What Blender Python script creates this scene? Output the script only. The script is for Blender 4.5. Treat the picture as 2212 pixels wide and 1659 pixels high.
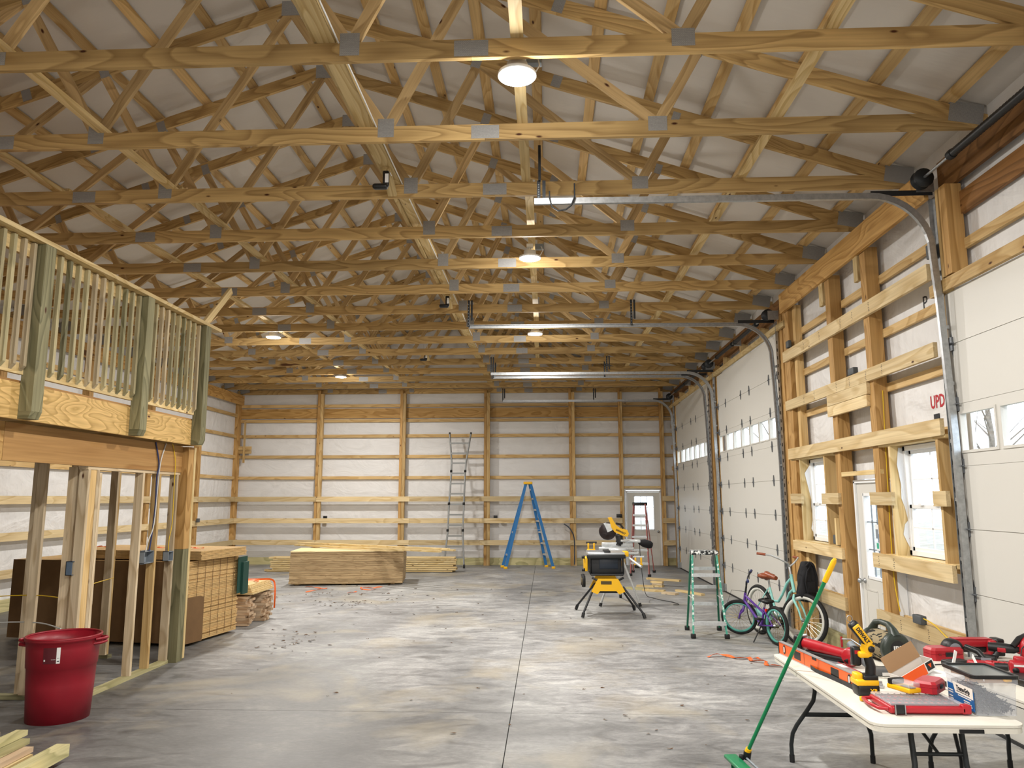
import bpy, bmesh, math, random
from mathutils import Vector as V, Matrix as M
random.seed(7)
for o in list(bpy.data.objects): bpy.data.objects.remove(o)
sc = bpy.context.scene
C = sc.collection
PI = math.pi
# ------------------------------------------------------------------ camera
cd = bpy.data.cameras.new('camera'); cam = bpy.data.objects.new('camera', cd); C.objects.link(cam)
cd.sensor_width = 36; cd.lens = 36*1634.53/2212; cd.clip_start = .05; cd.clip_end = 300
pt, yw, rl = .1499, .0449, -.0017
fw = V((-math.sin(yw)*math.cos(pt), math.cos(yw)*math.cos(pt), math.sin(pt)))
rt = V((math.cos(yw), math.sin(yw), 0)); up = rt.cross(fw)
r2 = rt*math.cos(rl)+up*math.sin(rl); u2 = -rt*math.sin(rl)+up*math.cos(rl)
mm = M((r2, u2, -fw)).transposed().to_4x4(); mm.translation = V((0, 0, 1.8653)); cam.matrix_world = mm
sc.camera = cam
# ------------------------------------------------------------------ world, exposure, lamp power
W = bpy.data.worlds.new('sky'); sc.world = W; W.use_nodes = True
bg = W.node_tree.nodes['Background']; bg.inputs[0].default_value = (.80, .90, 1.0, 1); bg.inputs[1].default_value = 3.0
sc.view_settings.view_transform = 'Standard'; sc.view_settings.look = 'None'
sc.view_settings.gamma = 1; sc.view_settings.exposure = 0.45
sc.view_settings.use_curve_mapping = False
LAMP_W = 150; LAMP_COL = (1.0, .965, .915)
# ------------------------------------------------------------------ helpers
def link(o, parent=None):
    C.objects.link(o)
    if parent is not None: o.parent = parent
    return o
def tag(o, label=None, cat=None, group=None, kind=None):
    if label: o['label'] = label
    if cat: o['category'] = cat
    if group: o['group'] = group
    if kind: o['kind'] = kind
    return o
def thing(name, label, cat, loc=(0, 0, 0), rz=0, group=None, rot=None):
    o = bpy.data.objects.new(name, None); o.empty_display_size = .1
    o.location = loc; o.rotation_euler = rot if rot else (0, 0, rz)
    C.objects.link(o); return tag(o, label, cat, group)
def dup(o, parent=None):
    c = o.copy(); C.objects.link(c)
    if parent is not None: c.parent = parent
    for ch in list(o.children): dup(ch, c)
    return c
class MB:
    def __init__(s): s.v = []; s.f = []; s.m = []; s.s = []
    def add(s, vs, fs, mi=0, sm=False, T=None):
        b = len(s.v)
        if T is not None: vs = [T @ V(v) for v in vs]
        s.v += [tuple(v) for v in vs]
        for f in fs: s.f.append([b+i for i in f]); s.m.append(mi); s.s.append(sm)
        return s
    def box(s, c, d, mi=0, T=None, r=None):
        x, y, z = [a/2 for a in d]
        vs = [V((a*x, b*y, e*z)) for a in (-1, 1) for b in (-1, 1) for e in (-1, 1)]
        if r is not None: R = r.to_matrix() if hasattr(r, 'to_matrix') else r; vs = [R @ v for v in vs]
        vs = [v+V(c) for v in vs]
        return s.add(vs, [(0, 1, 3, 2), (4, 6, 7, 5), (0, 4, 5, 1), (2, 3, 7, 6), (0, 2, 6, 4), (1, 5, 7, 3)], mi, False, T)
    def rbox(s, c, d, r=.01, mi=0, T=None, seg=2, R=None, sm=True):
        bm = bmesh.new(); bmesh.ops.create_cube(bm, size=1)
        for v in bm.verts: v.co = V((v.co.x*d[0], v.co.y*d[1], v.co.z*d[2]))
        r = min(r, min(d)*.49)
        bmesh.ops.bevel(bm, geom=list(bm.edges), offset=r, segments=seg, affect='EDGES', profile=.5)
        bm.verts.index_update()
        vs = [v.co.copy() for v in bm.verts]; fs = [[v.index for v in f.verts] for f in bm.faces]; bm.free()
        if R is not None: vs = [R @ v for v in vs]
        return s.add([v+V(c) for v in vs], fs, mi, sm, T)
    def tube(s, pts, r, seg=8, mi=0, closed=False, T=None, cap=True):
        pts = [V(p) for p in pts]; n = len(pts); rr = r if isinstance(r, (list, tuple)) else [r]*n
        vs = []; prev = None
        for i, p in enumerate(pts):
            if closed: t = pts[(i+1) % n]-pts[i-1]
            else: t = pts[min(i+1, n-1)]-pts[max(i-1, 0)]
            t.normalize()
            if prev is None:
                a = V((0, 0, 1)) if abs(t.z) < .9 else V((1, 0, 0)); u = a.cross(t).normalized()
            else: u = (prev-t*prev.dot(t)).normalized()
            prev = u; w = t.cross(u)
            for k in range(seg):
                an = 2*PI*k/seg; vs.append(p+(u*math.cos(an)+w*math.sin(an))*rr[i])
        fs = []
        for i in range(n if closed else n-1):
            j = (i+1) % n
            for k in range(seg): fs.append((i*seg+k, i*seg+(k+1) % seg, j*seg+(k+1) % seg, j*seg+k))
        s.add(vs, fs, mi, seg > 5, T)
        if cap and not closed:
            s.add(vs[:seg], [list(range(seg))[::-1]], mi, False, T); s.add(vs[-seg:], [list(range(seg))], mi, False, T)
        return s
    def lathe(s, prof, seg=24, mi=0, T=None, cap=True, sm=True):
        vs = [(r*math.cos(2*PI*k/seg), r*math.sin(2*PI*k/seg), z) for r, z in prof for k in range(seg)]
        fs = [(i*seg+k, i*seg+(k+1) % seg, (i+1)*seg+(k+1) % seg, (i+1)*seg+k) for i in range(len(prof)-1) for k in range(seg)]
        s.add(vs, fs, mi, sm, T)
        if cap:
            if prof[0][0] > 1e-4: s.add(vs[:seg], [list(range(seg))[::-1]], mi, False, T)
            if prof[-1][0] > 1e-4: s.add(vs[-seg:], [list(range(seg))], mi, False, T)
        return s
    def prism(s, poly, h, mi=0, T=None, z0=0):
        n = len(poly); vs = [(x, y, z0) for x, y in poly]+[(x, y, z0+h) for x, y in poly]
        fs = [list(range(n))[::-1], list(range(n, 2*n))]+[(i, (i+1) % n, n+(i+1) % n, n+i) for i in range(n)]
        return s.add(vs, fs, mi, False, T)
    def sweep(s, prof, pts, b, mi=0, T=None):     # prof (n,b) closed; pts in the plane normal to b
        b = V(b); pts = [V(p) for p in pts]; n = len(pts); k = len(prof); vs = []
        for i, p in enumerate(pts):
            t = (pts[min(i+1, n-1)]-pts[max(i-1, 0)]).normalized(); nn = b.cross(t)
            vs += [p+nn*a+b*c for a, c in prof]
        fs = [(i*k+j, i*k+(j+1) % k, (i+1)*k+(j+1) % k, (i+1)*k+j) for i in range(n-1) for j in range(k)]
        fs += [list(range(k))[::-1], list(range((n-1)*k, n*k))]
        return s.add(vs, fs, mi, False, T)
    def build(s, name, mats, parent=None, loc=None):
        me = bpy.data.meshes.new(name); me.from_pydata(s.v, [], s.f)
        if not isinstance(mats, (list, tuple)): mats = [mats]
        for m in mats: me.materials.append(m)
        me.polygons.foreach_set('material_index', s.m); me.polygons.foreach_set('use_smooth', s.s); me.update()
        bm = bmesh.new(); bm.from_mesh(me); bmesh.ops.recalc_face_normals(bm, faces=bm.faces); bm.to_mesh(me); bm.free()
        o = bpy.data.objects.new(name, me)
        if loc: o.location = loc
        return link(o, parent)
_bc = {}
def board(name, p0, p1, w, t, mat, parent=None, n=(0, 0, 1), loc0=None):
    """solid timber from p0 to p1; t is its size along n, w its size across; grain runs along it"""
    p0 = V(p0); p1 = V(p1); L = (p1-p0).length; key = (round(L, 3), round(w, 4), round(t, 4), mat.name)
    me = _bc.get(key)
    if me is None:
        b = MB().box((0, 0, 0), (L, w, t)); me = bpy.data.meshes.new(name); me.from_pydata(b.v, [], b.f); me.materials.append(mat); me.update(); _bc[key] = me
    x = (p1-p0).normalized(); n = V(n); z = (n-x*n.dot(x)).normalized(); y = z.cross(x)
    T = M((x, y, z)).transposed().to_4x4(); T.translation = (p0+p1)/2
    o = bpy.data.objects.new(name, me); link(o, parent)
    o.matrix_basis = T
    return o
def text(name, body, size, T, mat, parent, ext=.0006, bold=0, align='CENTER', sx=1.0):
    cu = bpy.data.curves.new('t', 'FONT'); cu.body = body; cu.size = size; cu.extrude = ext; cu.align_x = align; cu.align_y = 'CENTER'; cu.offset = bold; cu.resolution_u = 2
    o = bpy.data.objects.new('t', cu); C.objects.link(o); dg = bpy.context.evaluated_depsgraph_get(); dg.update()
    me = bpy.data.meshes.new_from_object(o.evaluated_get(dg)); bpy.data.objects.remove(o)
    me.materials.clear(); me.materials.append(mat); me.transform(T @ M.Diagonal((sx, 1, 1, 1)))
    return link(bpy.data.objects.new(name, me), parent)
def TR(loc=(0, 0, 0), rx=0, ry=0, rz=0):
    return M.Translation(V(loc)) @ M.Rotation(rz, 4, 'Z') @ M.Rotation(ry, 4, 'Y') @ M.Rotation(rx, 4, 'X')
def frame(o, x, y):
    x = V(x).normalized(); z = x.cross(V(y)).normalized(); y = z.cross(x); T = M((x, y, z)).transposed().to_4x4(); T.translation = V(o); return T
# ------------------------------------------------------------------ materials
def nodes(name):
    m = bpy.data.materials.new(name); m.use_nodes = True; nt = m.node_tree; return m, nt, nt.nodes['Principled BSDF']
def N(nt, t, **k):
    n = nt.nodes.new(t)
    for a, b in k.items():
        if a.startswith('i_'): n.inputs[int(a[2:])].default_value = b
        else: setattr(n, a, b)
    return n
def ramp(nt, fac, stops):
    r = N(nt, 'ShaderNodeValToRGB'); e = r.color_ramp.elements
    while len(e) < len(stops): e.new(.5)
    for i, (p, c) in enumerate(stops): e[i].position = p; e[i].color = (*c, 1) if len(c) == 3 else c
    nt.links.new(fac, r.inputs[0]); return r
def hexc(h):
    c = [int(h[i:i+2], 16)/255 for i in (0, 2, 4)]; return tuple((x/12.92 if x <= .04045 else ((x+.055)/1.055)**2.4) for x in c)
def mat(name, col, rough=.5, metal=0, noise=0, scale=40, spec=.5, bump=0, emit=0):
    if isinstance(col, str): col = hexc(col)
    m, nt, p = nodes(name)
    p.inputs['Base Color'].default_value = (*col, 1); p.inputs['Roughness'].default_value = rough; p.inputs['Metallic'].default_value = metal
    p.inputs['Specular IOR Level'].default_value = spec
    if emit: p.inputs['Emission Color'].default_value = (*col, 1); p.inputs['Emission Strength'].default_value = emit
    if noise or bump:
        tc = N(nt, 'ShaderNodeTexCoord'); no = N(nt, 'ShaderNodeTexNoise'); no.inputs['Scale'].default_value = scale; no.inputs['Detail'].default_value = 4
        nt.links.new(tc.outputs['Object'], no.inputs['Vector'])
        if noise:
            r = ramp(nt, no.outputs[0], [(.3, tuple(c*(1-noise) for c in col)), (.7, tuple(min(1, c*(1+noise)) for c in col))]); nt.links.new(r.outputs[0], p.inputs['Base Color'])
        if bump:
            b = N(nt, 'ShaderNodeBump'); b.inputs['Strength'].default_value = bump; b.inputs['Distance'].default_value = .01
            nt.links.new(no.outputs[0], b.inputs['Height']); nt.links.new(b.outputs[0], p.inputs['Normal'])
    return m
def wood(name, light, dark, knot='4a2510', grain=1.0, ring=22, rough=.62, knots=.5, stain=None):
    light = hexc(light); dark = hexc(dark); knot = hexc(knot)
    m, nt, p = nodes(name); L = nt.links.new
    tc = N(nt, 'ShaderNodeTexCoord'); oi = N(nt, 'ShaderNodeObjectInfo')
    mul = N(nt, 'ShaderNodeVectorMath', operation='SCALE'); cmb = N(nt, 'ShaderNodeCombineXYZ')
    for i in range(3): L(oi.outputs['Random'], cmb.inputs[i])
    L(cmb.outputs[0], mul.inputs[0]); mul.inputs[3].default_value = 37.7
    ad = N(nt, 'ShaderNodeVectorMath', operation='ADD'); L(tc.outputs['Object'], ad.inputs[0]); L(mul.outputs[0], ad.inputs[1])
    # cathedral grain: rings in stretched space with slow wobble
    mp = N(nt, 'ShaderNodeMapping'); mp.inputs['Scale'].default_value = (.22, 1, 1); L(ad.outputs[0], mp.inputs[0])
    w = N(nt, 'ShaderNodeTexNoise'); w.inputs['Scale'].default_value = 3.2*grain; w.inputs['Detail'].default_value = 1.5; w.inputs['Distortion'].default_value = .3; L(mp.outputs[0], w.inputs['Vector'])
    mt = N(nt, 'ShaderNodeMath', operation='MULTIPLY'); mt.inputs[1].default_value = ring; L(w.outputs[0], mt.inputs[0])
    fr = N(nt, 'ShaderNodeMath', operation='FRACT'); L(mt.outputs[0], fr.inputs[0])
    mp2 = N(nt, 'ShaderNodeMapping'); mp2.inputs['Scale'].default_value = (1.5, 60, 60); L(ad.outputs[0], mp2.inputs[0])
    fine = N(nt, 'ShaderNodeTexNoise'); fine.inputs['Scale'].default_value = 1.0; fine.inputs['Detail'].default_value = 2; L(mp2.outputs[0], fine.inputs['Vector'])
    r = ramp(nt, fr.outputs[0], [(0, light), (.55, tuple(a*.6+b*.4 for a, b in zip(light, dark))), (.88, dark), (1, light)])
    mx = N(nt, 'ShaderNodeMix', data_type='RGBA', blend_type='MULTIPLY'); L(r.outputs[0], mx.inputs[6])
    rf = ramp(nt, fine.outputs[0], [(.3, (.82, .80, .78)), (.65, (1.05, 1.05, 1.05))]); L(rf.outputs[0], mx.inputs[7]); mx.inputs[0].default_value = .8
    # knots
    mp3 = N(nt, 'ShaderNodeMapping'); mp3.inputs['Scale'].default_value = (2.1, 5.2, 5.2); L(ad.outputs[0], mp3.inputs[0])
    vo = N(nt, 'ShaderNodeTexVoronoi'); vo.inputs['Scale'].default_value = 1.0; L(mp3.outputs[0], vo.inputs['Vector'])
    rk = ramp(nt, vo.outputs['Distance'], [(.035*knots*2, (1, 1, 1)), (.075*knots*2, (0, 0, 0))])
    mk = N(nt, 'ShaderNodeMix', data_type='RGBA'); L(rk.outputs[0], mk.inputs[0]); L(mx.outputs[2], mk.inputs[6]); mk.inputs[7].default_value = (*knot, 1)
    # board-to-board difference
    hv = N(nt, 'ShaderNodeHueSaturation'); mr = N(nt, 'ShaderNodeMapRange'); mr.inputs[3].default_value = .80; mr.inputs[4].default_value = 1.14
    L(oi.outputs['Random'], mr.inputs[0]); L(mr.outputs[0], hv.inputs['Value']); L(mk.outputs[2], hv.inputs['Color'])
    out = hv.outputs[0]
    if stain:
        sc_, lo, hi, col = stain; ns = N(nt, 'ShaderNodeTexNoise'); ns.inputs['Scale'].default_value = sc_; ns.inputs['Detail'].default_value = 3
        mp4 = N(nt, 'ShaderNodeMapping'); mp4.inputs['Scale'].default_value = (.5, 3, 3); L(ad.outputs[0], mp4.inputs[0]); L(mp4.outputs[0], ns.inputs['Vector'])
        rs = ramp(nt, ns.outputs[0], [(lo, (0, 0, 0)), (hi, (1, 1, 1))]); m2 = N(nt, 'ShaderNodeMix', data_type='RGBA'); L(rs.outputs[0], m2.inputs[0]); L(out, m2.inputs[6]); m2.inputs[7].default_value = (*hexc(col), 1); out = m2.outputs[2]
    L(out, p.inputs['Base Color']); p.inputs['Roughness'].default_value = rough; p.inputs['Specular IOR Level'].default_value = .25
    return m
WT = wood('truss_pine', 'ccac74', 'a68756', ring=12, stain=(1.6, .74, .78, '5b3b23'))        # southern pine of the trusses
WW = wood('truss_web_pine', 'd0b281', 'b39566', ring=9)
WG = wood('girt_spruce', 'd3b47f', 'ba975f', ring=8)
WR = wood('rail_spruce', 'dac59a', 'c5ab7c', ring=6, stain=(1.2, .70, .76, 'b3915c'))
WP = wood('post_pine', 'c49c62', 'a37b45', ring=10)
WH = wood('header_pine', 'c69e61', 'a57c42', ring=10, stain=(1.0, .68, .72, '5a3a1c'))
WS = wood('stud_spruce', 'd5c3a5', 'b9a382', ring=9, stain=(2.2, .68, .72, '8d7860'))
WL = wood('lumber_spruce', 'dec795', 'c4a76f', ring=12)
WGR = wood('treated_green', '8c8767', '6a674b', ring=12)
WGL = wood('treated_light', 'c6bd8f', 'a39d70', ring=8)
WRIM = wood('rim_pine', 'd2af73', 'a98a50', ring=14, grain=1.8)
WB1 = wood('baluster_treated', 'b3a883', '98906e', ring=6); WB2 = wood('baluster_pale', 'beae8e', 'a5967a', ring=6)
WPLY = wood('plywood', 'b28a55', '9b713f', ring=4, grain=.7, knots=.2)
WDK = wood('dark_header_pine', '8a6238', '694824', ring=8)  # darker pine for the headers set back over the doors
STEEL = mat('galvanised_steel', 'a9acae', .38, .85, .15, 30)
STEELD = mat('dark_punched_steel', '303234', .5, .6)
BLACK = mat('black_plastic', '101113', .45)
RUBBER = mat('black_rubber', '141414', .8)
WHITEP = mat('white_plastic', 'e6e6e4', .45)
WHITED = mat('door_white_paint', 'cfcdc6', .45, bump=.05, scale=400)
WHITET = mat('white_vinyl', 'e9ebec', .4)
GREYP = mat('grey_plastic', '7d858c', .55)
RED = mat('tool_red', 'a81a26', .38)
REDC = mat('can_red_plastic', '8c1424', .42, noise=.08, scale=6)
YEL = mat('tool_yellow', 'f0b812', .42)
GLASSM, nt, p = nodes('window_glass')
nt.nodes.remove(p); tr = N(nt, 'ShaderNodeBsdfTransparent'); gl = N(nt, 'ShaderNodeBsdfGlossy'); gl.inputs['Roughness'].default_value = .02
ms = N(nt, 'ShaderNodeMixShader'); ms.inputs[0].default_value = .08; nt.links.new(tr.outputs[0], ms.inputs[1]); nt.links.new(gl.outputs[0], ms.inputs[2]); nt.links.new(ms.outputs[0], nt.nodes['Material Output'].inputs[0])
# gusset plate: pressed steel with rows of slots
PLATE, nt, p = nodes('gusset_steel'); L = nt.links.new
tc = N(nt, 'ShaderNodeTexCoord'); br = N(nt, 'ShaderNodeTexBrick'); br.inputs['Scale'].default_value = 38; br.inputs['Mortar Size'].default_value = .035; br.inputs['Color1'].default_value = (.36, .355, .345, 1); br.inputs['Color2'].default_value = (.42, .415, .40, 1); br.inputs['Mortar'].default_value = (.22, .22, .22, 1)
mpp = N(nt, 'ShaderNodeMapping'); mpp.inputs['Rotation'].default_value = (PI/2, 0, 0); L(tc.outputs['Object'], mpp.inputs[0]); L(mpp.outputs[0], br.inputs['Vector']); L(br.outputs[0], p.inputs['Base Color']); p.inputs['Metallic'].default_value = .2; p.inputs['Roughness'].default_value = .55
# house wrap / insulation facing: white woven film with soft wrinkles
def wrap(name, col, sc3, strength, dist=.03):
    m, nt, p = nodes(name); L = nt.links.new; col = hexc(col)
    tc = N(nt, 'ShaderNodeTexCoord'); mp = N(nt, 'ShaderNodeMapping'); mp.inputs['Scale'].default_value = sc3; L(tc.outputs['Object'], mp.inputs[0])
    n1 = N(nt, 'ShaderNodeTexNoise'); n1.inputs['Scale'].default_value = 1; n1.inputs['Detail'].default_value = 3; n1.inputs['Distortion'].default_value = 1.6; L(mp.outputs[0], n1.inputs['Vector'])
    mp2 = N(nt, 'ShaderNodeMapping'); mp2.inputs['Rotation'].default_value = (.5, .7, .6); mp2.inputs['Scale'].default_value = (.7, 5, 2.5); L(tc.outputs['Object'], mp2.inputs[0])
    n2 = N(nt, 'ShaderNodeTexNoise'); n2.inputs['Scale'].default_value = 1; n2.inputs['Detail'].default_value = 3; L(mp2.outputs[0], n2.inputs['Vector'])
    ad = N(nt, 'ShaderNodeMath', operation='ADD'); L(n1.outputs[0], ad.inputs[0]); L(n2.outputs[0], ad.inputs[1])
    b = N(nt, 'ShaderNodeBump'); b.inputs['Strength'].default_value = strength; b.inputs['Distance'].default_value = dist; L(ad.outputs[0], b.inputs['Height']); L(b.outputs[0], p.inputs['Normal'])
    r = ramp(nt, n1.outputs[0], [(.3, tuple(c*.93 for c in col)), (.6, col)]); L(r.outputs[0], p.inputs['Base Color']); p.inputs['Roughness'].default_value = .6
    return m
WRAPX = wrap('house_wrap', 'e0dfde', (1.2, 1.2, 2.2), .8, .045)
ROOFW = wrap('roof_insulation_facing', 'd2cdc6', (.6, .6, .6), .5)
# concrete
CONC, nt, p = nodes('concrete'); L = nt.links.new
tc = N(nt, 'ShaderNodeTexCoord'); geo = N(nt, 'ShaderNodeNewGeometry')
def noi(scale, detail, sc3=(1, 1, 1), dist=0, rough=.55):
    mp = N(nt, 'ShaderNodeMapping'); mp.inputs['Scale'].default_value = sc3; L(geo.outputs['Position'], mp.inputs[0])
    n = N(nt, 'ShaderNodeTexNoise'); n.inputs['Scale'].default_value = scale; n.inputs['Detail'].default_value = detail; n.inputs['Distortion'].default_value = dist; n.inputs['Roughness'].default_value = rough; L(mp.outputs[0], n.inputs['Vector']); return n
n1 = noi(.45, 6, (1, .8, 1), .6); n2 = noi(3.2, 12, (.7, 1.5, 1), 1.0, .72); n3 = noi(30, 6, (.6, 1.4, 1), .4, .7)
r1 = ramp(nt, n1.outputs[0], [(.32, (.180, .181, .180)), (.5, (.305, .306, .303)), (.66, (.430, .430, .420))])
r2_ = ramp(nt, n2.outputs[0], [(.32, (.50, .50, .50)), (.47, (.88, .88, .88)), (.56, (1.12, 1.12, 1.11)), (.70, (1.5, 1.49, 1.46))])
mx = N(nt, 'ShaderNodeMix', data_type='RGBA', blend_type='MULTIPLY'); mx.inputs[0].default_value = 1; L(r1.outputs[0], mx.inputs[6]); L(r2_.outputs[0], mx.inputs[7])
r3 = ramp(nt, n3.outputs[0], [(.3, (.78, .78, .78)), (.7, (1.18, 1.18, 1.18))]); mx2 = N(nt, 'ShaderNodeMix', data_type='RGBA', blend_type='MULTIPLY'); mx2.inputs[0].default_value = 1; L(mx.outputs[2], mx2.inputs[6]); L(r3.outputs[0], mx2.inputs[7])
# concrete gets darker towards the near left of the slab, edge broken by noise
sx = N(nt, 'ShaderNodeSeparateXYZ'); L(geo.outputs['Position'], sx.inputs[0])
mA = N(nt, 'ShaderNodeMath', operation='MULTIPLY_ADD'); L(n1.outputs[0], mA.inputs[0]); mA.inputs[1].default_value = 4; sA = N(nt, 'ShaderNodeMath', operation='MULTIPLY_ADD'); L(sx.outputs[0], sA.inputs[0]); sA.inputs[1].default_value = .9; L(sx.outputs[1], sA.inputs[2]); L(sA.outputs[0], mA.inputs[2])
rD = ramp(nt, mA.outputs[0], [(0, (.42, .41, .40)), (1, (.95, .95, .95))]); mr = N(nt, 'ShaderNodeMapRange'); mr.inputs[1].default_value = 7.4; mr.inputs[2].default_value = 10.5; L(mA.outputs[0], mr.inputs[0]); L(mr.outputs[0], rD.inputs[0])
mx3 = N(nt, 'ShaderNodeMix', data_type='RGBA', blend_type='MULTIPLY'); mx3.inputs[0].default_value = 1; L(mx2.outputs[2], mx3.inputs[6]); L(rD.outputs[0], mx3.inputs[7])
# dried mud tint
n4 = noi(.8, 5, (1, 1, 1), .5); r4 = ramp(nt, n4.outputs[0], [(.52, (0, 0, 0)), (.72, (.55, .55, .55))]); mx4 = N(nt, 'ShaderNodeMix', data_type='RGBA'); L(r4.outputs[0], mx4.inputs[0]); L(mx3.outputs[2], mx4.inputs[6]); mx4.inputs[7].default_value = (*hexc('a89c80'), 1)
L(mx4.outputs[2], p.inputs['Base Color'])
rr = ramp(nt, n2.outputs[0], [(.3, (.38, .38, .38)), (.7, (.62, .62, .62))]); L(rr.outputs[0], p.inputs['Roughness'])
bb = N(nt, 'ShaderNodeBump'); bb.inputs['Strength'].default_value = .15; bb.inputs['Distance'].default_value = .005; L(n2.outputs[0], bb.inputs['Height']); L(bb.outputs[0], p.inputs['Normal'])
# ------------------------------------------------------------------ setting
XL, XR, YB, Y0 = -9.13, 3.70, 21.95, -4.0
XC = -2.69
def roofz(x, base=7.10): return base-.333*abs(x-XC)
fl = MB().box(((XL+XR)/2, (Y0+YB)/2, -.12), (XR-XL+.3, YB-Y0+.3, .16)).build('floor', mat('slab_bed', '3a3936', .9)); tag(fl, kind='structure')
g = .0035
for (xa, xb) in ((XL-.12, -.326-g), (-.326+g, XR+.12)):
    for (ya, yb) in ((Y0-.12, 7.0-g), (7.0+g, YB+.12)):
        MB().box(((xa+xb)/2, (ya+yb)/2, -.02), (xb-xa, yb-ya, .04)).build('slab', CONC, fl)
gr = MB().box((20, 10, -.16), (120, 120, .1)).build('ground', mat('outside_gravel', '8d8a80', .9, noise=.3, scale=2)); tag(gr, kind='structure')
def wallmesh(name, plane, pos, a0, a1, z0, z1, holes, th=.03):
    """wall sheet with rectangular holes (a0,a1,z0,z1); plane 'x' -> x=pos, spans y"""
    b = MB(); ys = sorted({a0, a1, *[h[0] for h in holes], *[h[1] for h in holes]}); 
    for i in range(len(ys)-1):
        ya, yb = ys[i], ys[i+1]; ym = (ya+yb)/2; zs = [(z0, z1)]
        for h in holes:
            if h[0] < ym < h[1]:
                nz = []
                for (za, zb) in zs:
                    if h[2] > za: nz.append((za, min(zb, h[2])))
                    if h[3] < zb: nz.append((max(za, h[3]), zb))
                zs = [q for q in nz if q[1]-q[0] > 1e-4]
        for (za, zb) in zs:
            c = (pos, ym, (za+zb)/2) if plane == 'x' else (ym, pos, (za+zb)/2); d = (th, yb-ya, zb-za) if plane == 'x' else (yb-ya, th, zb-za)
            b.box(c, d)
    return tag(b.build(name, WRAPX), kind='structure')
DA = (2.55, 6.75, 0, 3.66); DB = (11.6, 15.8, 0, 4.37); DC = (16.6, 20.9, 0, 4.37)
W1 = (9.83, 10.72, 1.29, 2.39); W2 = (7.02, 7.94, 1.29, 2.39); DE = (8.22, 9.14, 0, 2.08)
wr = wallmesh('wall_right', 'x', XR+.02, Y0, YB, 0, 5.12, [DA, DB, DC, W1, W2, DE])
wl = wallmesh('wall_left', 'x', XL-.02, Y0, YB, 0, 5.12, [])
D5 = (2.26, 3.22, 0, 2.08)
wb = wallmesh('wall_back', 'y', YB+.02, XL, XR, 0, 4.98, [D5])
wf = wallmesh('wall_front', 'y', Y0-.02, XL, XR, 0, 4.98, [])
for w, y in ((wb, YB+.02), (wf, Y0-.02)):
    T = frame((XC, y+.015, 4.98), (1, 0, 0), (0, 0, 1)); hw = (XR-XL)/2+.04
    MB().prism([(-hw, 0), (hw, 0), (hw, .10), (0, roofz(XC)+.16-4.98), (-hw, .10)], .03, T=T).build('gable_facing', WRAPX, w)
ceil = MB()
for s in (1, -1):
    xa = XC; xb = XC+s*6.55
    za, zb = roofz(xa)+.135, roofz(xb)+.135
    ceil.add([(xa, Y0-.1, za), (xb, Y0-.1, zb), (xb, YB+.1, zb), (xa, YB+.1, za), (xa, Y0-.1, za+.05), (xb, Y0-.1, zb+.05), (xb, YB+.1, zb+.05), (xa, YB+.1, za+.05)],
             [(0, 1, 2, 3), (4, 7, 6, 5), (0, 4, 5, 1), (1, 5, 6, 2), (2, 6, 7, 3), (3, 7, 4, 0)])
ceil = tag(ceil.build('ceiling', ROOFW), kind='structure')
for s in (1, -1):
    nn = V((s*.333, 0, 1)).normalized()
    for k in range(12):
        x = XC+s*(.31+.578*k); z = roofz(x)+.074+.022
        for (ya, yb) in ((Y0, 4.2), (4.2, 10.4), (10.4, 16.3), (16.3, YB)):
            board('purlin', (x, ya, z), (x, yb-.004, z), .105, .04, WG, ceil, nn)
for x, w in ((-1.53, .13), (-.18, .09), (1.98, .089), (-3.87, .089), (-5.09, .089), (-7.4, .089)):
    for (ya, yb) in ((Y0+.2, 7.6), (7.4, 13.9), (13.7, 21.8)):
        board('lateral_brace', (x+(.02 if ya == 7.4 else 0), ya, 5.064+(.0 if ya != 7.4 else .038)), (x+(.02 if ya == 7.4 else 0), yb, 5.064+(.0 if ya != 7.4 else .038)), w, .036, WL, ceil)
board('lateral_brace', (-1.60, Y0+.2, 5.10), (-1.60, 21.8, 5.10), .036, .09, WL, ceil)
# ---- back wall framing
YF = 21.70
for x in (-6.58, -4.15, -1.70, .74, 2.13, 3.30):
    wd = .17 if x < 2 else .11
    board('post', (x, YF+.08, 0), (x, YF+.08, 5.0), wd*.45, .14, WP, wb, (0, 1, 0)).location.x = x-wd*.27
    board('post', (x, YF+.07, 0), (x, YF+.07, 4.9), wd*.5, .12, WG, wb, (0, 1, 0)).location.x = x+wd*.24
def runs(lo, hi, cuts): 
    e = [lo]+[c for c in cuts if lo < c < hi]+[hi]; return list(zip(e[:-1], e[1:]))
for z in (4.12, 3.67, 3.07, 2.46, 4.56):
    for a, b in runs(XL, XR, (-4.15, .74)): board('girt', (a, YB-.06, z), (b-.003, YB-.06, z), .09, .038, WG, wb, (0, 1, 0))
for a, b in runs(XL, XR, (-4.15, .74)): board('header', (a, YB-.05, 4.34), (b-.003, YB-.05, 4.34), .29, .038, WH, wb, (0, 1, 0))
for z in (1.85, 1.24, .63):
    for a, b in ((XL+.03, -6.6), (-6.6, -3.9), (-3.9, -1.9), (-1.9, .77), (.77, 2.13), (3.26, 3.62)):
        board('rail', (a, YF-.02, z), (b-.004, YF-.02, z), .14, .038, WR, wb, (0, 1, 0))
for a, b in ((XL, -6.0), (-6.0, -1.2), (-1.2, 2.18), (3.27, XR)): board('sill_board', (a, YB-.04, .10), (b-.004, YB-.04, .10), .2, .04, WGL, wb, (0, 1, 0))
board('girt', (2.2, YB-.06, 2.17), (3.28, YB-.06, 2.17), .07, .038, WL, wb, (0, 1, 0))
board('blocking', (-8.83, YF+.1, 2.9), (-8.83, YF+.1, 4.1), .05, .038, WG, wb, (0, 1, 0))
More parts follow.
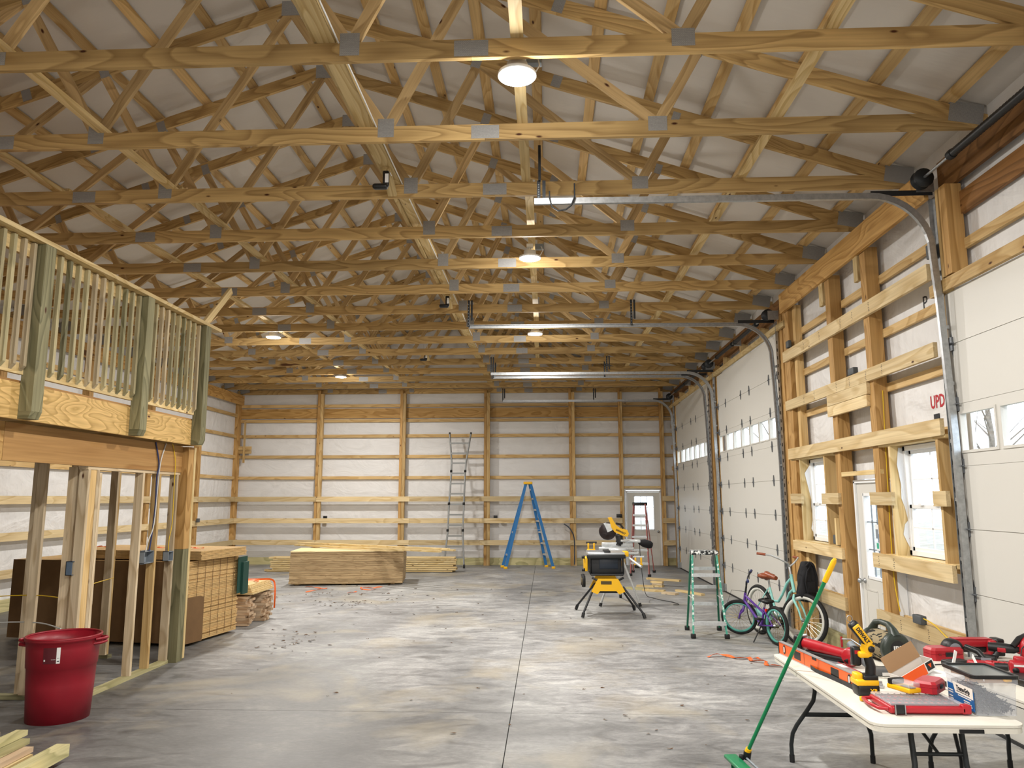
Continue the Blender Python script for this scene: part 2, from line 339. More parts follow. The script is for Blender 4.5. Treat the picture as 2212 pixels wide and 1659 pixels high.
for z in (3.33, 3.22): board('blocking', (-9.05, YF+.12, z), (-8.62, YF+.12, z), .1, .038, WG, wb, (0, 1, 0))
# ---- left wall framing
XLF = -9.0
for y in (21.85, 19.35, 16.9, 14.47, 12.03, 9.6, 7.15, 4.7, 2.3):
    board('post', (XLF-.07, y, 0), (XLF-.07, y, 4.85), .15, .14, WP, wl, (1, 0, 0))
for z in (4.28, 3.67, 3.07, 2.46):
    for a, b in runs(Y0, YB, (6.8, 14.1)): board('girt', (XL+.05, a, z), (XL+.05, b-.003, z), .09, .038, WG, wl, (1, 0, 0))
for z in (1.85, 1.24, .63):
    for a, b in runs(Y0, YB, (4.7, 9.6, 14.47, 19.35)): board('rail', (XLF+.02, a, z), (XLF+.02, b-.003, z), .14, .038, WR, wl, (1, 0, 0))
for a, b in runs(Y0, YB, (7.15, 14.47)): board('header', (XLF+.03, a, 4.74), (XLF+.03, b-.003, 4.74), .29, .038, WH, wl, (1, 0, 0)); board('sill_board', (XL+.03, a, .1), (XL+.03, b-.003, .1), .2, .04, WGL, wl, (1, 0, 0))
# ---- right wall framing
XF = 3.52
def post(y0, y1, z0, z1, m=WP, xa=XF, xb=3.66, nm='post'):
    return board(nm, ((xa+xb)/2, (y0+y1)/2, z0), ((xa+xb)/2, (y0+y1)/2, z1), y1-y0, xb-xa, m, wr, (1, 0, 0))
post(9.27, 9.42, 0, 4.6); post(8.20, 8.34, 0, 4.6); post(10.90, 11.04, 0, 4.62); post(10.74, 10.85, 0, 4.6, WG, 3.57)
post(6.49, 6.60, 3.79, 4.6); post(6.62, 6.66, 3.79, 4.6, WG); post(6.74, 6.86, 0, 4.6, WG, 3.58)
post(9.43, 9.47, 0, 4.5, WG, 3.54); post(8.35, 8.39, 0, 4.5, WG, 3.54)
post(11.10, 11.30, 0, 4.62, WP, 3.57); post(11.36, 11.56, 0, 4.62, WP, 3.57)
for y in (15.84, 16.05, 16.35, 16.52): post(y, y+.13, 0, 4.62, WP, 3.57)
post(20.94, 21.08, 0, 4.62, WP, 3.57); post(21.45, 21.6, 0, 4.62, WP, 3.57)
post(9.79, 9.83, 1.28, 2.41, WG, nm='jamb'); post(10.72, 10.76, 1.28, 2.41, WL, nm='jamb'); post(7.94, 7.98, 1.28, 2.41, WL, nm='jamb'); post(6.98, 7.02, 1.28, 2.41, WG, nm='jamb')
for y0, y1, z0, z1 in ((9.48, 9.53, 1.3, 1.62), (9.44, 9.57, 4.27, 4.57), (8.36, 8.47, 4.27, 4.57)): post(y0, y1, z0, z1, WL, 3.50, 3.54, 'blocking')
def rail(y0, y1, zc, h=.135, x=XF-.019, m=WR, nm='rail', t=.038): return board(nm, (x, y0, zc), (x, y1, zc), h, t, m, wr, (1, 0, 0))
rail(6.84, 11.1, 3.90, .155); rail(6.84, 11.1, 3.18, .135); rail(6.84, 11.1, 2.485, .15)
rail(8.30, 9.48, 3.045, .13); rail(8.32, 9.48, 2.912, .125)
for a, b in ((10.65, 11.1), (9.31, 9.87), (7.9, 8.42), (6.84, 7.07)): rail(a, b, 1.855, .135)
rail(9.31, 11.1, 1.21, .13); rail(6.84, 8.45, 1.21, .15); rail(6.84, 8.45, .62, .16); rail(9.31, 11.1, .63, .15)
for a, b in ((9.47, 11.1), (6.84, 8.2)): board('window_stool', (3.59, a, 1.272), (3.59, b, 1.272), .15, .036, WL, wr); board('window_head', (3.59, a, 2.405), (3.59, b, 2.405), .15, .03, WL, wr)
rail(6.75, 11.1, 4.70, .29, 3.49, WH, 'header'); 
for (a, b) in ((2.3, 6.74), (11.12, 16.1), (16.1, 21.9)): rail(a, b, 4.75, .29, 3.62, WDK, 'header')
for (a, b) in ((11.12, 16.1), (16.1, 21.9)): rail(a, b, 4.425, .09, 3.54, WL, 'door_head')
for y in (12.3, 13.6, 14.9, 17.3, 18.6, 19.9): post(y, y+.05, 4.45, 4.62, WG)
rail(2.3, 6.9, 3.72, .11, 3.54, WG, 'door_head')
for zc in (4.42,): rail(2.3, 6.5, zc, .2, 3.66, WDK, 'header')
for z in (4.22, 3.62, 3.03, 2.46, 1.24, .63):
    for a, b in ((6.9, 8.2), (8.36, 9.25), (9.44, 10.9)):
        if z < 1.9 and a == 8.36: continue
        rail(a, b, z, .09, 3.665, WG, 'girt')
rail(2.3, 6.5, 4.05, .09, 3.665, WG, 'girt')
rail(8.2, 9.42, 2.14, .05, 3.54, WL, 'door_head')
for a, b in ((6.86, 8.2), (9.3, 11.6), (15.8, 16.6), (20.9, YB)): rail(a, b, .1, .2, 3.64, WGL, 'sill_board')
for z in (3.3, 2.7, 1.85, 1.24, .63, 3.9): 
    rail(20.98, 21.9, z, .11, 3.6, WG, 'girt')
# printing on the wrap and on a few boards
INK = mat('black_ink', '1c1c22', .7); INKR = mat('red_ink', 'b0202c', .7)
text('printed_letter', 'P.', .20, frame((3.703, 7.33, 3.735), (0, -1, 0), (0, 0, 1)), INK, wr)
text('printed_letters', 'UPD', .17, frame((3.703, 7.28, 2.76), (0, -1, 0), (0, 0, 1)), INKR, wr, bold=.004, sx=.8)
MB().box((3.7, 7.31, 2.62), (.004, .1, .06)).box((3.7, 7.34, 2.575), (.004, .05, .05)).box((3.7, 7.25, 2.57), (.004, .05, .015)).build('printed_mark', INK, wr)
random.seed(3)
stb = MB()
for z, ys in ((3.90, (10.2, 9.6, 8.9, 8.55, 8.1)), (3.18, (10.3, 9.9, 9.15, 8.75, 8.3, 7.9)), (.62, (7.9, 7.35)), (1.21, (8.3, 7.95))):
    for y in ys:
        for i in range(6):
            stb.box((XF-.0385, y+random.uniform(-.008, .008), z-.045+i*.018), (.001, random.uniform(.012, .03), .005))
tag(stb.build('lumber_stamps', INK, wr), kind='stuff')
# ------------------------------------------------------------------ roof trusses
def plate(par, x, z, w, h, ang=0):
    key = ('pl', w, h)
    if key not in _bc:
        b = MB().box((0, 0, 0), (w, .0425, h)); me = bpy.data.meshes.new('gusset_plate'); me.from_pydata(b.v, [], b.f); me.materials.append(PLATE); _bc[key] = me
    o = link(bpy.data.objects.new('gusset_plate', _bc[key]), par); o.location = (x, 0, z); o.rotation_euler = (0, ang, 0)
def make_truss(lbl, y):
    t = thing('roof_truss', lbl, 'truss', (XC, y, 4.905), 0, 'roof trusses')
    ny = (0, 1, 0)
    for a, b in ((-6.36, -2.1), (-2.1, 2.19), (2.19, 6.36)): board('bottom_chord', (a+.001, 0, .07), (b-.001, 0, .07), .14, .038, WT, t, ny)
    zt = 2.195-.02; sl = .333
    for s in (1, -1):
        board('top_chord', (0, 0, zt), (s*2.83, 0, zt-sl*2.83), .14, .038, WT, t, ny); board('top_chord', (s*2.83, 0, zt-sl*2.83), (s*6.5, 0, zt-sl*6.5), .14, .038, WT, t, ny)
        b1 = 1.33 if s > 0 else 1.24; Z = .11
        for i, (p, q, w) in enumerate((((0, zt-.05), (b1, Z), .089), ((b1, Z), (2.02, zt-sl*2.02-.03), .089), ((2.02, zt-sl*2.02-.03), (3.66, Z), .089), ((3.66, Z), (4.04, zt-sl*4.04-.03), .089))):
            board('web', (s*p[0], .0, p[1]), (s*q[0], .0, q[1]), w, .036, WW, t, ny)
        plate(t, s*b1, .125, .14, .17); plate(t, s*3.66, .11, .16, .13); plate(t, s*2.0, zt-sl*2.0-.03, .10, .14, s*.32)
        plate(t, s*2.83, zt-sl*2.83, .1, .13, s*.32); plate(t, s*4.04, zt-sl*4.04-.03, .08, .12, s*.32); plate(t, s*6.22, .14, .28, .18, s*.18)
    plate(t, 2.19, .07, .24, .12); plate(t, -2.1, .07, .24, .12); plate(t, 0, zt-.02, .2, .17)
    return t
ordn = ['nearest', 'second', 'third', 'fourth', 'fifth', 'sixth', 'seventh', 'eighth', 'ninth', 'tenth', 'eleventh', 'twelfth', 'thirteenth', 'fourteenth', 'fifteenth']
t0 = make_truss('pine roof truss with steel gusset plates, the nearest whole one across the top', 6.098-1.2192)
for k in range(1, 14):
    c = dup(t0); c.location.y = 6.098+1.2192*(k-1)
    if k == 13: c.location.y = 20.728
    c['label'] = 'pine roof truss with steel gusset plates, %s counting from the camera' % ordn[k] if k < 13 else 'pine roof truss with gusset plates, last one before the back wall'
c = dup(t0); c.location.y = 21.865; c['label'] = 'gable truss of pine standing on the top of the back wall'
c = dup(t0); c.location.y = 6.098-2*1.2192; c['label'] = 'pine roof truss directly overhead, mostly above the picture'
#@@OBJECTS@@
# ------------------------------------------------------------------ high bay lights
LENS = mat('light_lens', (1, .97, .92), .4, emit=30)
def bay(x, y, lbl):
    t = thing('high_bay_light', lbl, 'light', (x, y, 4.85), 0, 'round high bay lights')
    MB().lathe([(.055, .10), (.075, .095), (.08, .04), (.10, .035), (.137, .02), (.14, .0), (.132, -.004)], 32, cap=True).build('housing', WHITEP, t)
    MB().lathe([(.028, -.005), (.130, -.005), (.130, .0)], 32).build('lens', LENS, t)
    MB().lathe([(.0, -.012), (.02, -.012), (.028, -.005)], 16, cap=False).build('motion_sensor', GREYP, t)
    MB().tube([(0, 0, .09), (0, 0, .15)], .012, 8).box((0, 0, .16), (.08, .08, .04)).build('mount', WHITEP, t)
    MB().tube([(.07, .03, .06), (.13, .04, .05), (.16, .05, .11), (.15, .07, .17), (.10, .09, .19)], .006, 6).build('power_cable', WHITEP, t)
    MB().box((.12, .10, .18), (.11, .06, .07)).build('junction_box', GREYP, t)
    ld = bpy.data.lights.new('lamp_light', 'POINT'); ld.shadow_soft_size = .12; ld.energy = LAMP_W*.22; ld.color = LAMP_COL
    lo = bpy.data.objects.new('lamp_light', ld); lo.location = (0, 0, -.10); link(lo, t)
    la = bpy.data.lights.new('lamp_down_light', 'AREA'); la.shape = 'DISK'; la.size = .24; la.energy = LAMP_W*.95; la.color = LAMP_COL
    lb = bpy.data.objects.new('lamp_down_light', la); lb.location = (0, 0, -.02); link(lb, t)
    return t
bay(-.185, 5.02, 'round white high bay light, largest and nearest, under the first truss')
bay(-.185, 9.18, 'round white high bay light, second one along the middle row')
bay(-.185, 13.62, 'round white high bay light, third and farthest along the middle row')
bay(-5.08, 13.65, 'glowing round high bay light beyond the loft railing end')
bay(-5.08, 18.35, 'small glowing high bay light above the back left wall')
for x, y in ((-.185, .75), (-.185, -2.6), (-5.08, .75)): bay(x, y, 'round high bay light %s, outside the picture' % ('just behind the camera' if y > 0 and x > -1 else 'far behind the camera' if y < 0 else 'to the left behind the camera'))
# ------------------------------------------------------------------ overhead doors
HINGE = mat('hinge_steel', '6f7378', .45, .7)
SEAL = mat('door_seal', '2b2b2b', .8)
def empty_struct(name, loc):
    o = bpy.data.objects.new(name, None); o.location = loc; C.objects.link(o); return tag(o, kind='structure')
def hinge_mesh():
    b = MB()
    T = frame((-.012, 0, 0), (0, 1, 0), (0, 0, 1))
    b.prism([(-.012, -.085), (.012, -.085), (.028, -.03), (.028, .03), (.012, .085), (-.012, .085), (-.028, .03), (-.028, -.03)], .005, T=T)
    b.prism([(-.006, -.05), (.006, -.05), (.03, 0), (.006, .05), (-.006, .05), (-.03, 0)], .014, T=T)
    b.tube([(-.016, -.03, 0), (-.016, .03, 0)], .008, 6)
    return b
def overhead(name, y0, y1, nsec, wsec, top, hinges, rollers):
    d = empty_struct(name, (3.575, (y0+y1)/2, 0)); w = y1-y0; hy = w/2; X = 0.0
    zs = [.533*i for i in range(nsec)]+[top]
    for i in range(nsec):
        z0, z1 = zs[i]+.0, zs[i+1]-.0
        MB_ = None
        if i == wsec:
            b = MB(); za, zb = z0+.13, z0+.13+.315; n = 7; pw = .50; pitch = (w-.08)/n
            b.box((X+.02, 0, (z0+za)/2), (.045, w, za-z0)); b.box((X+.02, 0, (zb+z1)/2), (.045, w, z1-zb))
            ys = [-hy+.04+pitch*(j+.5) for j in range(n)]; e = -hy
            for yy in ys: b.box((X+.02, (e+yy-pw/2)/2, (za+zb)/2), (.045, yy-pw/2-e, zb-za)); e = yy+pw/2
            b.box((X+.02, (e+hy)/2, (za+zb)/2), (.045, hy-e, zb-za))
            for yy in ys:
                for s in (-1, 1): b.box((X-.006, yy+s*(pw/2+.01), (za+zb)/2), (.012, .022, zb-za+.04)).box((X-.006, yy, (za+zb)/2+s*((zb-za)/2+.01)), (.012, pw, .022))
            pp = b.build('door_panel', WHITED, d)
            for yy in ys: MB().box((X+.02, yy, (za+zb)/2), (.006, pw, zb-za)).build('pane', GLASSM, pp)
        else: MB().box((X+.025, 0, (z0+z1)/2), (.035, w, z1-z0)).box((X+.002, 0, (z0+z1)/2), (.011, w, z1-z0-.005)).build('door_panel', WHITED, d)
    MB().box((X+.01, 0, .012), (.06, w, .024)).build('bottom_seal', SEAL, d)
    hm = None
    for i in range(1, nsec):
        for yy in hinges:
            if hm is None: h = hinge_mesh().build('hinge', HINGE, d); hm = h
            else: h = hm.copy(); C.objects.link(h); h.parent = d
            h.location = (X, yy-(y0+y1)/2, zs[i])
        for yy in rollers:
            r = MB().box((X-.01, 0, 0), (.02, .05, .12)).tube([(X-.03, -.07, 0), (X-.03, .07, 0)], .008, 6).lathe([(.022, -.01), (.022, .01)], 12, T=TR((X-.03, .085 if yy > (y0+y1)/2 else -.085, 0), rx=PI/2))
            r.prism([(0, -.12), (.03, -.02), (.03, .02), (0, .12), (-.02, .02), (-.02, -.02)], .02, T=frame((X-.005, 0, 0), (0, 1, 0), (0, 0, 1)))
            r = r.build('roller_bracket', HINGE, d); r.location = (0, yy-(y0+y1)/2, zs[i])
    # strut of small slotted brackets at the bottom corners
    for s in (-1, 1): MB().box((X-.02, s*(hy-.05), .1), (.03, .1, .14)).build('bottom_bracket', STEEL, d)
    return d
overhead('door_1', 2.55, 6.74, 7, 4, 3.66, [], [6.69, 2.6])
overhead('door_2', 11.62, 15.79, 8, 5, 4.37, [12.15, 13.34, 13.92, 15.11], [11.67, 15.74])
overhead('door_3', 16.62, 20.88, 8, 5, 4.37, [16.97, 18.17, 18.77, 19.97], [16.67, 20.83])
def track(lbl, y, side, xend, zh=4.55, hang=(), gap=None):
    """C-shaped galvanised track: up the jamb, round a bend, back under the trusses"""
    t = thing('door_track', lbl, 'door track', (3.47, y, 0), 0, 'overhead door tracks')
    cp = [(-.028, -.018), (.028, -.018), (.028, .018), (.018, .018), (.018, -.012), (-.018, -.012), (-.018, .018), (-.028, .018)]
    if side < 0: cp = [(a, -b) for a, b in cp]
    MB().sweep(cp, [(.05, 0, .02), (.05, 0, 2.4), (.02, 0, zh-1.0)], (0, 1, 0)).build('vertical_track', STEEL, t)
    R = .52; x1 = .0; arc = [(.02, 0, zh-1.0), (x1-.005, 0, zh-R)]+[(x1-R+R*math.cos(a), 0, zh-R+R*math.sin(a)) for a in [PI/2*i/10 for i in range(1, 11)]]
    MB().sweep(cp, arc, (0, 1, 0)).build('curved_track', STEEL, t)
    MB().sweep(cp, [(x1-R, 0, zh), (xend-3.47, 0, zh+.01)], (0, 1, 0)).build('horizontal_track', STEEL, t)
    yo = .06*side
    b = MB().box((.075, yo, (zh)/2), (.003, .06, zh)).box((.06, yo+.03*side, zh/2), (.035, .003, zh))
    b.build('jamb_angle', STEEL, t)
    b = MB()
    for k in range(34): b.box((.058, yo+.034*side-.003*side, .25+k*.12), (.012, .005, .05))
    tag(b.build('angle_slots', STEELD, t), kind='stuff')
    for k in range(8): MB().box((.06, yo*.5, .35+k*.5), (.05, .06, .03)).build('track_bracket', STEEL, t)
    MB().box((-.22, yo*.4, zh+.035), (.55, .004, .05)).build('top_angle', STEELD, t)
    for i, (hx, hz) in enumerate(hang):
        b = MB().box((hx-3.47, yo*.5, zh+(hz-zh)/2), (.03, .004, hz-zh)).box((hx-3.47+.015, yo*.5+.015, zh+(hz-zh)/2), (.004, .03, hz-zh)).box((hx-3.47+.05, yo*.5, zh+(hz-zh)*.62), (.03, .004, (hz-zh)*.75))
        hh = b.build('hanger', STEELD, t)
        b = MB()
        for k in range(8): b.box((hx-3.47, yo*.5-.004, zh+.02+k*(hz-zh-.04)/8), (.011, .003, .012))
        tag(b.build('punched_holes', GREYP, hh), kind='stuff')
    return t
ta = track('galvanised door track of the nearest overhead door, its horizontal run crossing overhead', 6.68, 1, -.09, 4.57, hang=((-.05, 4.80), ))
MB().box((-3.51, .03, 4.97), (.025, .004, .36)).build('strap_up_to_truss', STEELD, ta)
MB().tube([(-3.19, -.05, 4.73), (-3.19, -.05, 4.60), (-3.22, -.05, 4.52), (-3.27, -.05, 4.48), (-3.34, -.05, 4.47), (-3.40, -.05, 4.51), (-3.42, -.05, 4.60), (-3.42, -.05, 4.66)], .008, 6).build('hook', STEELD, ta)
track('galvanised track on the near jamb of the middle overhead door', 11.58, -1, -1.2, 4.52, hang=((-1.2, 4.95), (1.34, 4.93)))
track('galvanised track on the far jamb of the middle overhead door', 15.84, 1, -1.16, 4.47, hang=((-1.16, 4.85), (1.30, 4.85)))
track('galvanised track on the near jamb of the farthest overhead door', 16.56, -1, -1.16, 4.51, hang=((-1.16, 4.85), (1.30, 4.85)))
track('galvanised track on the far jamb of the farthest overhead door, by the corner', 20.94, 1, -1.2, 4.54, hang=((-1.2, 4.91), (1.33, 4.90)))
def torsion(lbl, y0, y1, z, springs):
    t = thing('torsion_shaft', lbl, 'door spring', (3.40, (y0+y1)/2, z), 0, 'door torsion shafts'); ym = (y0+y1)/2
    MB().tube([(0, y0-ym, 0), (0, y1-ym, 0)], .013, 8).build('shaft', STEEL, t)
    for a, b in springs:
        n = int((b-a)/.02); m = MB(); m.lathe([(.036 if i % 2 else .030, (b-a)*i/n) for i in range(n+1)], 12, T=TR((0, a-ym, 0), rx=-PI/2)); m.build('spring', BLACK, t)
        for e in (a, b): MB().lathe([(.04, -.03), (.043, 0), (.04, .03)], 14, T=TR((0, e-ym, 0), rx=-PI/2)).build('spring_cone', STEELD, t)
    for e, s in ((y0+.06, 1), (y1-.06, -1)):
        MB().lathe([(.03, -.05), (.085, -.045), (.088, -.03), (.07, -.02), (.07, .02), (.088, .03), (.085, .045), (.03, .05)], 20, T=TR((0, e-ym, 0), rx=-PI/2)).build('cable_drum', STEELD, t)
        MB().box((.06, e-ym-s*.08, -.02), (.16, .006, .14)).build('end_plate', STEEL, t)
    MB().box((.07, 0, 0), (.12, .05, .1)).build('centre_bracket', STEEL, t)
    return t
torsion('black torsion spring shaft over the nearest overhead door', 2.5, 6.68, 4.70, ((3.0, 4.6), (4.65, 6.12)))
torsion('black torsion spring shaft over the middle overhead door', 11.4, 15.75, 4.63, ((12.1, 13.5), (13.7, 14.95)))
torsion('black torsion spring shaft over the farthest overhead door', 15.95, 20.9, 4.63, ((17.0, 18.35), (18.5, 19.8)))
# ------------------------------------------------------------------ windows
FOAM = mat('torn_wrap', 'dfe3e8', .6, bump=.3, scale=12)
def window(name, y0, y1, z0, z1):
    w = empty_struct(name, (3.68, (y0+y1)/2, z0)); hy = (y1-y0)/2; h = z1-z0; f = .045
    b = MB()
    for s in (-1, 1): b.box((0, s*(hy-f/2), h/2), (.08, f, h))
    b.box((0, 0, f/2), (.08, 2*hy, f)).box((0, 0, h-f/2), (.08, 2*hy, f)); b.build('window_frame', WHITET, w)
    hm = h*.44
    for nm, za, zb, x in (('lower_sash', f, hm+.02, -.012), ('upper_sash', hm-.02, h-f, .016)):
        b = MB(); s_ = .035; iy = hy-f
        for s in (-1, 1): b.box((x, s*(iy-s_/2), (za+zb)/2), (.03, s_, zb-za))
        b.box((x, 0, za+s_/2), (.03, 2*iy, s_)).box((x, 0, zb-s_/2), (.03, 2*iy, s_)); sh = b.build(nm, WHITET, w)
        MB().box((x, 0, (za+zb)/2), (.006, 2*iy-2*s_, zb-za-2*s_)).build('pane', GLASSM, sh)
        MB().box((x-.002, 0, (za+zb)/2), (.008, .014, zb-za-2*s_)).box((x-.002, 0, (za+zb)/2), (.008, 2*iy-2*s_, .014)).build('muntin', WHITET, sh)
    MB().box((-.04, -.15, hm+.025), (.03, .06, .02)).box((-.04, .15, hm+.025), (.03, .06, .02)).build('sash_lock', WHITET, w)
    return w
window('window_1', 7.03, 7.93, 1.30, 2.38); window('window_2', 9.84, 10.71, 1.30, 2.38)
random.seed(5)
for nm, y, pts in (('torn_wrap_flap', 7.935, ((3.60, 2.37), (3.575, 2.2), (3.60, 2.0), (3.595, 1.86), (3.62, 1.78), (3.645, 1.64), (3.61, 1.6), (3.59, 1.5), (3.62, 1.42), (3.655, 1.34))),
                   ('torn_wrap_flap', 10.715, ((3.65, 2.32), (3.57, 2.2), (3.60, 2.05), (3.64, 1.85), (3.635, 1.75), (3.65, 1.6), (3.62, 1.45), (3.66, 1.36)))):
    poly = [(3.70, pts[0][1]+.0)]+list(pts)+[(3.70, pts[-1][1])]
    b = MB(); n = len(poly)
    b.add([(x, y-.006-.006*math.sin(z*20), z) for x, z in poly]+[(x, y-.002, z) for x, z in poly], [list(range(n)), list(range(n, 2*n))[::-1]]+[(i, (i+1) % n, n+(i+1) % n, n+i) for i in range(n)])
    f = b.build(nm, FOAM, wr)
for y, z in ((7.925, 1.46), (10.705, 1.50)): MB().lathe([(0, 0), (.022, 0), (.022, .002)], 12, T=frame((3.66, y-.005, z), (1, 0, 0), (0, 0, 1))).build('red_logo_spot', INKR, wr)
# ------------------------------------------------------------------ entry doors
DOORG = mat('door_glass_etched', 'e9eef2', .3)
def entry(name, c, ax, wd, glass, muntins):
    """ax: direction across the door; inside face looks along -normal"""
    d = empty_struct(name, c); a = V(ax).normalized(); T = M((a, V((0, 0, 1)).cross(a)*-1 if False else V((0, 0, 1)).cross(a), V((0, 0, 1)))).transposed().to_4x4()
    hw = wd/2; g0, g1, zb, zt = glass; b = MB(); H = 2.03
    b.box(((-hw+g0)/2, 0, H/2), (g0+hw, .045, H), T=T).box(((g1+hw)/2, 0, H/2), (hw-g1, .045, H), T=T)
    b.box(((g0+g1)/2, 0, zb/2), (g1-g0, .045, zb), T=T).box(((g0+g1)/2, 0, (zt+H)/2), (g1-g0, .045, H-zt), T=T)
    b.build('door_leaf', WHITED, d)
    b = MB()
    for s in (-1, 1): b.box((s*(hw+.02), 0, H/2+.01), (.035, .09, H+.02), T=T)
    b.box((0, 0, H+.02), (wd+.08, .09, .035), T=T); b.build('door_frame', WHITET, d)
    b = MB()
    for s in (-1, 1): b.box(((g0+g1)/2+s*(g1-g0)/2, 0, (zb+zt)/2), (.03, .065, zt-zb+.03), T=T).box(((g0+g1)/2, 0, (zb+zt)/2+s*(zt-zb)/2), (g1-g0, .065, .03), T=T)
    b.build('glass_trim', WHITET, d)
    MB().box(((g0+g1)/2, 0, (zb+zt)/2), (g1-g0, .008, zt-zb), T=T).build('pane', GLASSM, d)
    b = MB(); nv, nh = muntins
    for i in range(1, nv): b.box((g0+(g1-g0)*i/nv, 0, (zb+zt)/2), (.012, .014, zt-zb), T=T)
    for i in range(1, nh): b.box(((g0+g1)/2, 0, zb+(zt-zb)*i/nh), (g1-g0, .014, .012), T=T)
    b.build('muntin', GREYP, d)
    b = MB()
    for s in (-1, 1):
        x0 = s*hw*.47; pw = hw*.32; z0, z1 = .22, zb-.14
        for q in (-1, 1): b.box((x0+q*pw, 0, (z0+z1)/2), (.018, .056, z1-z0), T=T).box((x0, 0, (z0+z1)/2+q*(z1-z0)/2), (2*pw, .056, .018), T=T)
    b.build('raised_panel', WHITED, d)
    return d, T
# right wall: camera sees its left edge (far jamb, +y) first
d4, T4 = entry('door_4', (3.655, 8.68, 0), (0, -1, 0), .90, (-.27, .27, .98, 1.90), (4, 3))
k = MB().lathe([(.03, 0), (.03, .008), (.012, .012), (.012, .04), (.028, .05), (.03, .065), (.018, .08), (0, .082)], 16, T=TR((0, 0, 0), ry=-PI/2)).build('door_knob', STEEL, d4); k.location = (-.024, .38, .93)
for z in (1.0, ): 
    s_ = MB().box((-.012, 0, 1.52), (.002, .07, .10)).box((-.012, 0, 1.33), (.002, .07, .09)).build('sticker', WHITEP, d4); MB().box((-.0135, 0, 1.47), (.002, .06, .10)).build('sticker_print', GREYP, s_); MB().box((-.0135, 0, 1.34), (.002, .05, .06)).build('sticker_print', mat('sticker_green', '2fa88a', .5), s_)
d5, T5 = entry('door_5', (2.745, YB-.06, 0), (1, 0, 0), .90, (-.27, .29, .98, 1.92), (3, 3))
k = MB().lathe([(.03, 0), (.03, .008), (.012, .012), (.012, .04), (.028, .05), (.03, .065), (0, .08)], 16, T=TR((0, 0, 0), rx=PI/2)).build('door_knob', STEEL, d5); k.location = (.39, -.024, .93)
# ------------------------------------------------------------------ bare trees outside the windows
BARK = mat('tree_bark', '7c746a', .9, noise=.3, scale=8)
random.seed(21)
for i in range(10):
    x = 12+(i%3)*6; y = 2+i*4.2; t = MB(); h = random.uniform(8, 12)
    t.tube([(0, 0, 0), (random.uniform(-.1, .1), 0, h*.5), (random.uniform(-.3, .3), .2, h)], [.16, .11, .03], 7)
    br = MB()
    for k in range(16):
        z = random.uniform(1.5, h*.95); a = random.uniform(0, 2*PI); l = (h-z)*.35+.6; br.tube([(0, 0, z), (math.cos(a)*l*.5, math.sin(a)*l*.5, z+l*.45), (math.cos(a+.3)*l, math.sin(a+.3)*l, z+l*.8)], [.04, .025, .008], 5)
    r = thing('bare_tree', 'bare tree outside the right wall, %s counting from the camera' % ordn[i], 'tree', (x, y, -.11), 0, 'bare trees outside')
    t.build('trunk', BARK, r); br.build('branches', BARK, r)
# ------------------------------------------------------------------ loft on the left
lf = thing('loft_floor', 'timber loft edge with broad pine rim board over a plywood beam', 'loft', (-4.2, 6.6, 2.5))
def L3(p): return (p[0]+4.2, p[1]-6.6, p[2]-2.5)
board('rim_board', L3((-4.22, 2.6, 2.64)), L3((-4.22, 9.06, 2.64)), .29, .038, WRIM, lf, (1, 0, 0))
for a, b, m in ((2.6, 5.88, WH), (5.885, 8.9, WPLY)): board('beam_board', L3((-4.372, a, 2.33)), L3((-4.372, b, 2.33)), .31, .044, m, lf, (1, 0, 0))
for a, b in ((2.6, 5.88), (5.885, 9.05)): board('deck_sheet', L3((-6.6, a, 2.795)), L3((-6.6, b-.004, 2.795)), 4.78, .02, WPLY, lf, (0, 0, 1)).rotation_euler
for k in range(16): board('joist', L3((-8.9, 2.8+.406*k, 2.64)), L3((-4.26, 2.8+.406*k, 2.64)), .26, .038, WG, lf, (0, 1, 0))
board('end_joist', L3((-8.9, 9.04, 2.64)), L3((-4.24, 9.04, 2.64)), .28, .038, WRIM, lf, (0, 1, 0))
board('lifting_cleat', L3((-4.42, 8.8, 2.33)), L3((-4.42, 8.895, 2.33)), .31, .10, WP, lf, (1, 0, 0))
sp = thing('support_post', 'tall square timber post at the end of the stud wall, greenish foot', 'post', (-4.34, 8.97, 0))
board('post_upper', (0, 0, 1.28), (0, 0, 2.48), .14, .13, WP, sp, (1, 0, 0)); board('post_lower', (0, 0, 0), (0, 0, 1.278), .14, .13, WGR, sp, (1, 0, 0)); board('post_strip', (.045, .10, .02), (.045, .10, 2.48), .05, .04, WL, sp, (1, 0, 0))
rg = thing('loft_railing', 'timber loft railing with square balusters and three greenish hanging posts', 'railing', (-4.17, 6.6, 2.5))
def L4(p): return (p[0]+4.17, p[1]-6.6, p[2]-2.5)
for y in (2.93, 4.37, 5.87, 7.49, 8.84):
    pm = MB(); T = frame(L4((-4.2, y, 0)), (0, 1, 0), (0, 0, 1)); 
    board('railing_post', L4((-4.145, y, 2.56)), L4((-4.145, y, 3.94)), .13, .11, WGR, rg, (1, 0, 0))
    MB().add([L4(p) for p in ((-4.2, y-.065, 2.56), (-4.2, y+.065, 2.56), (-4.09, y+.065, 2.56), (-4.09, y-.065, 2.56), (-4.2, y-.065, 2.50), (-4.2, y+.065, 2.50), (-4.115, y+.065, 2.50), (-4.115, y-.065, 2.50))],
             [(0, 1, 2, 3), (4, 7, 6, 5), (0, 4, 5, 1), (1, 5, 6, 2), (2, 6, 7, 3), (3, 7, 4, 0)]).build('post_foot', WGR, rg)
board('top_rail', L4((-4.16, 2.7, 3.96)), L4((-4.16, 9.19, 3.96)), .15, .038, WL, rg, (0, 0, 1))
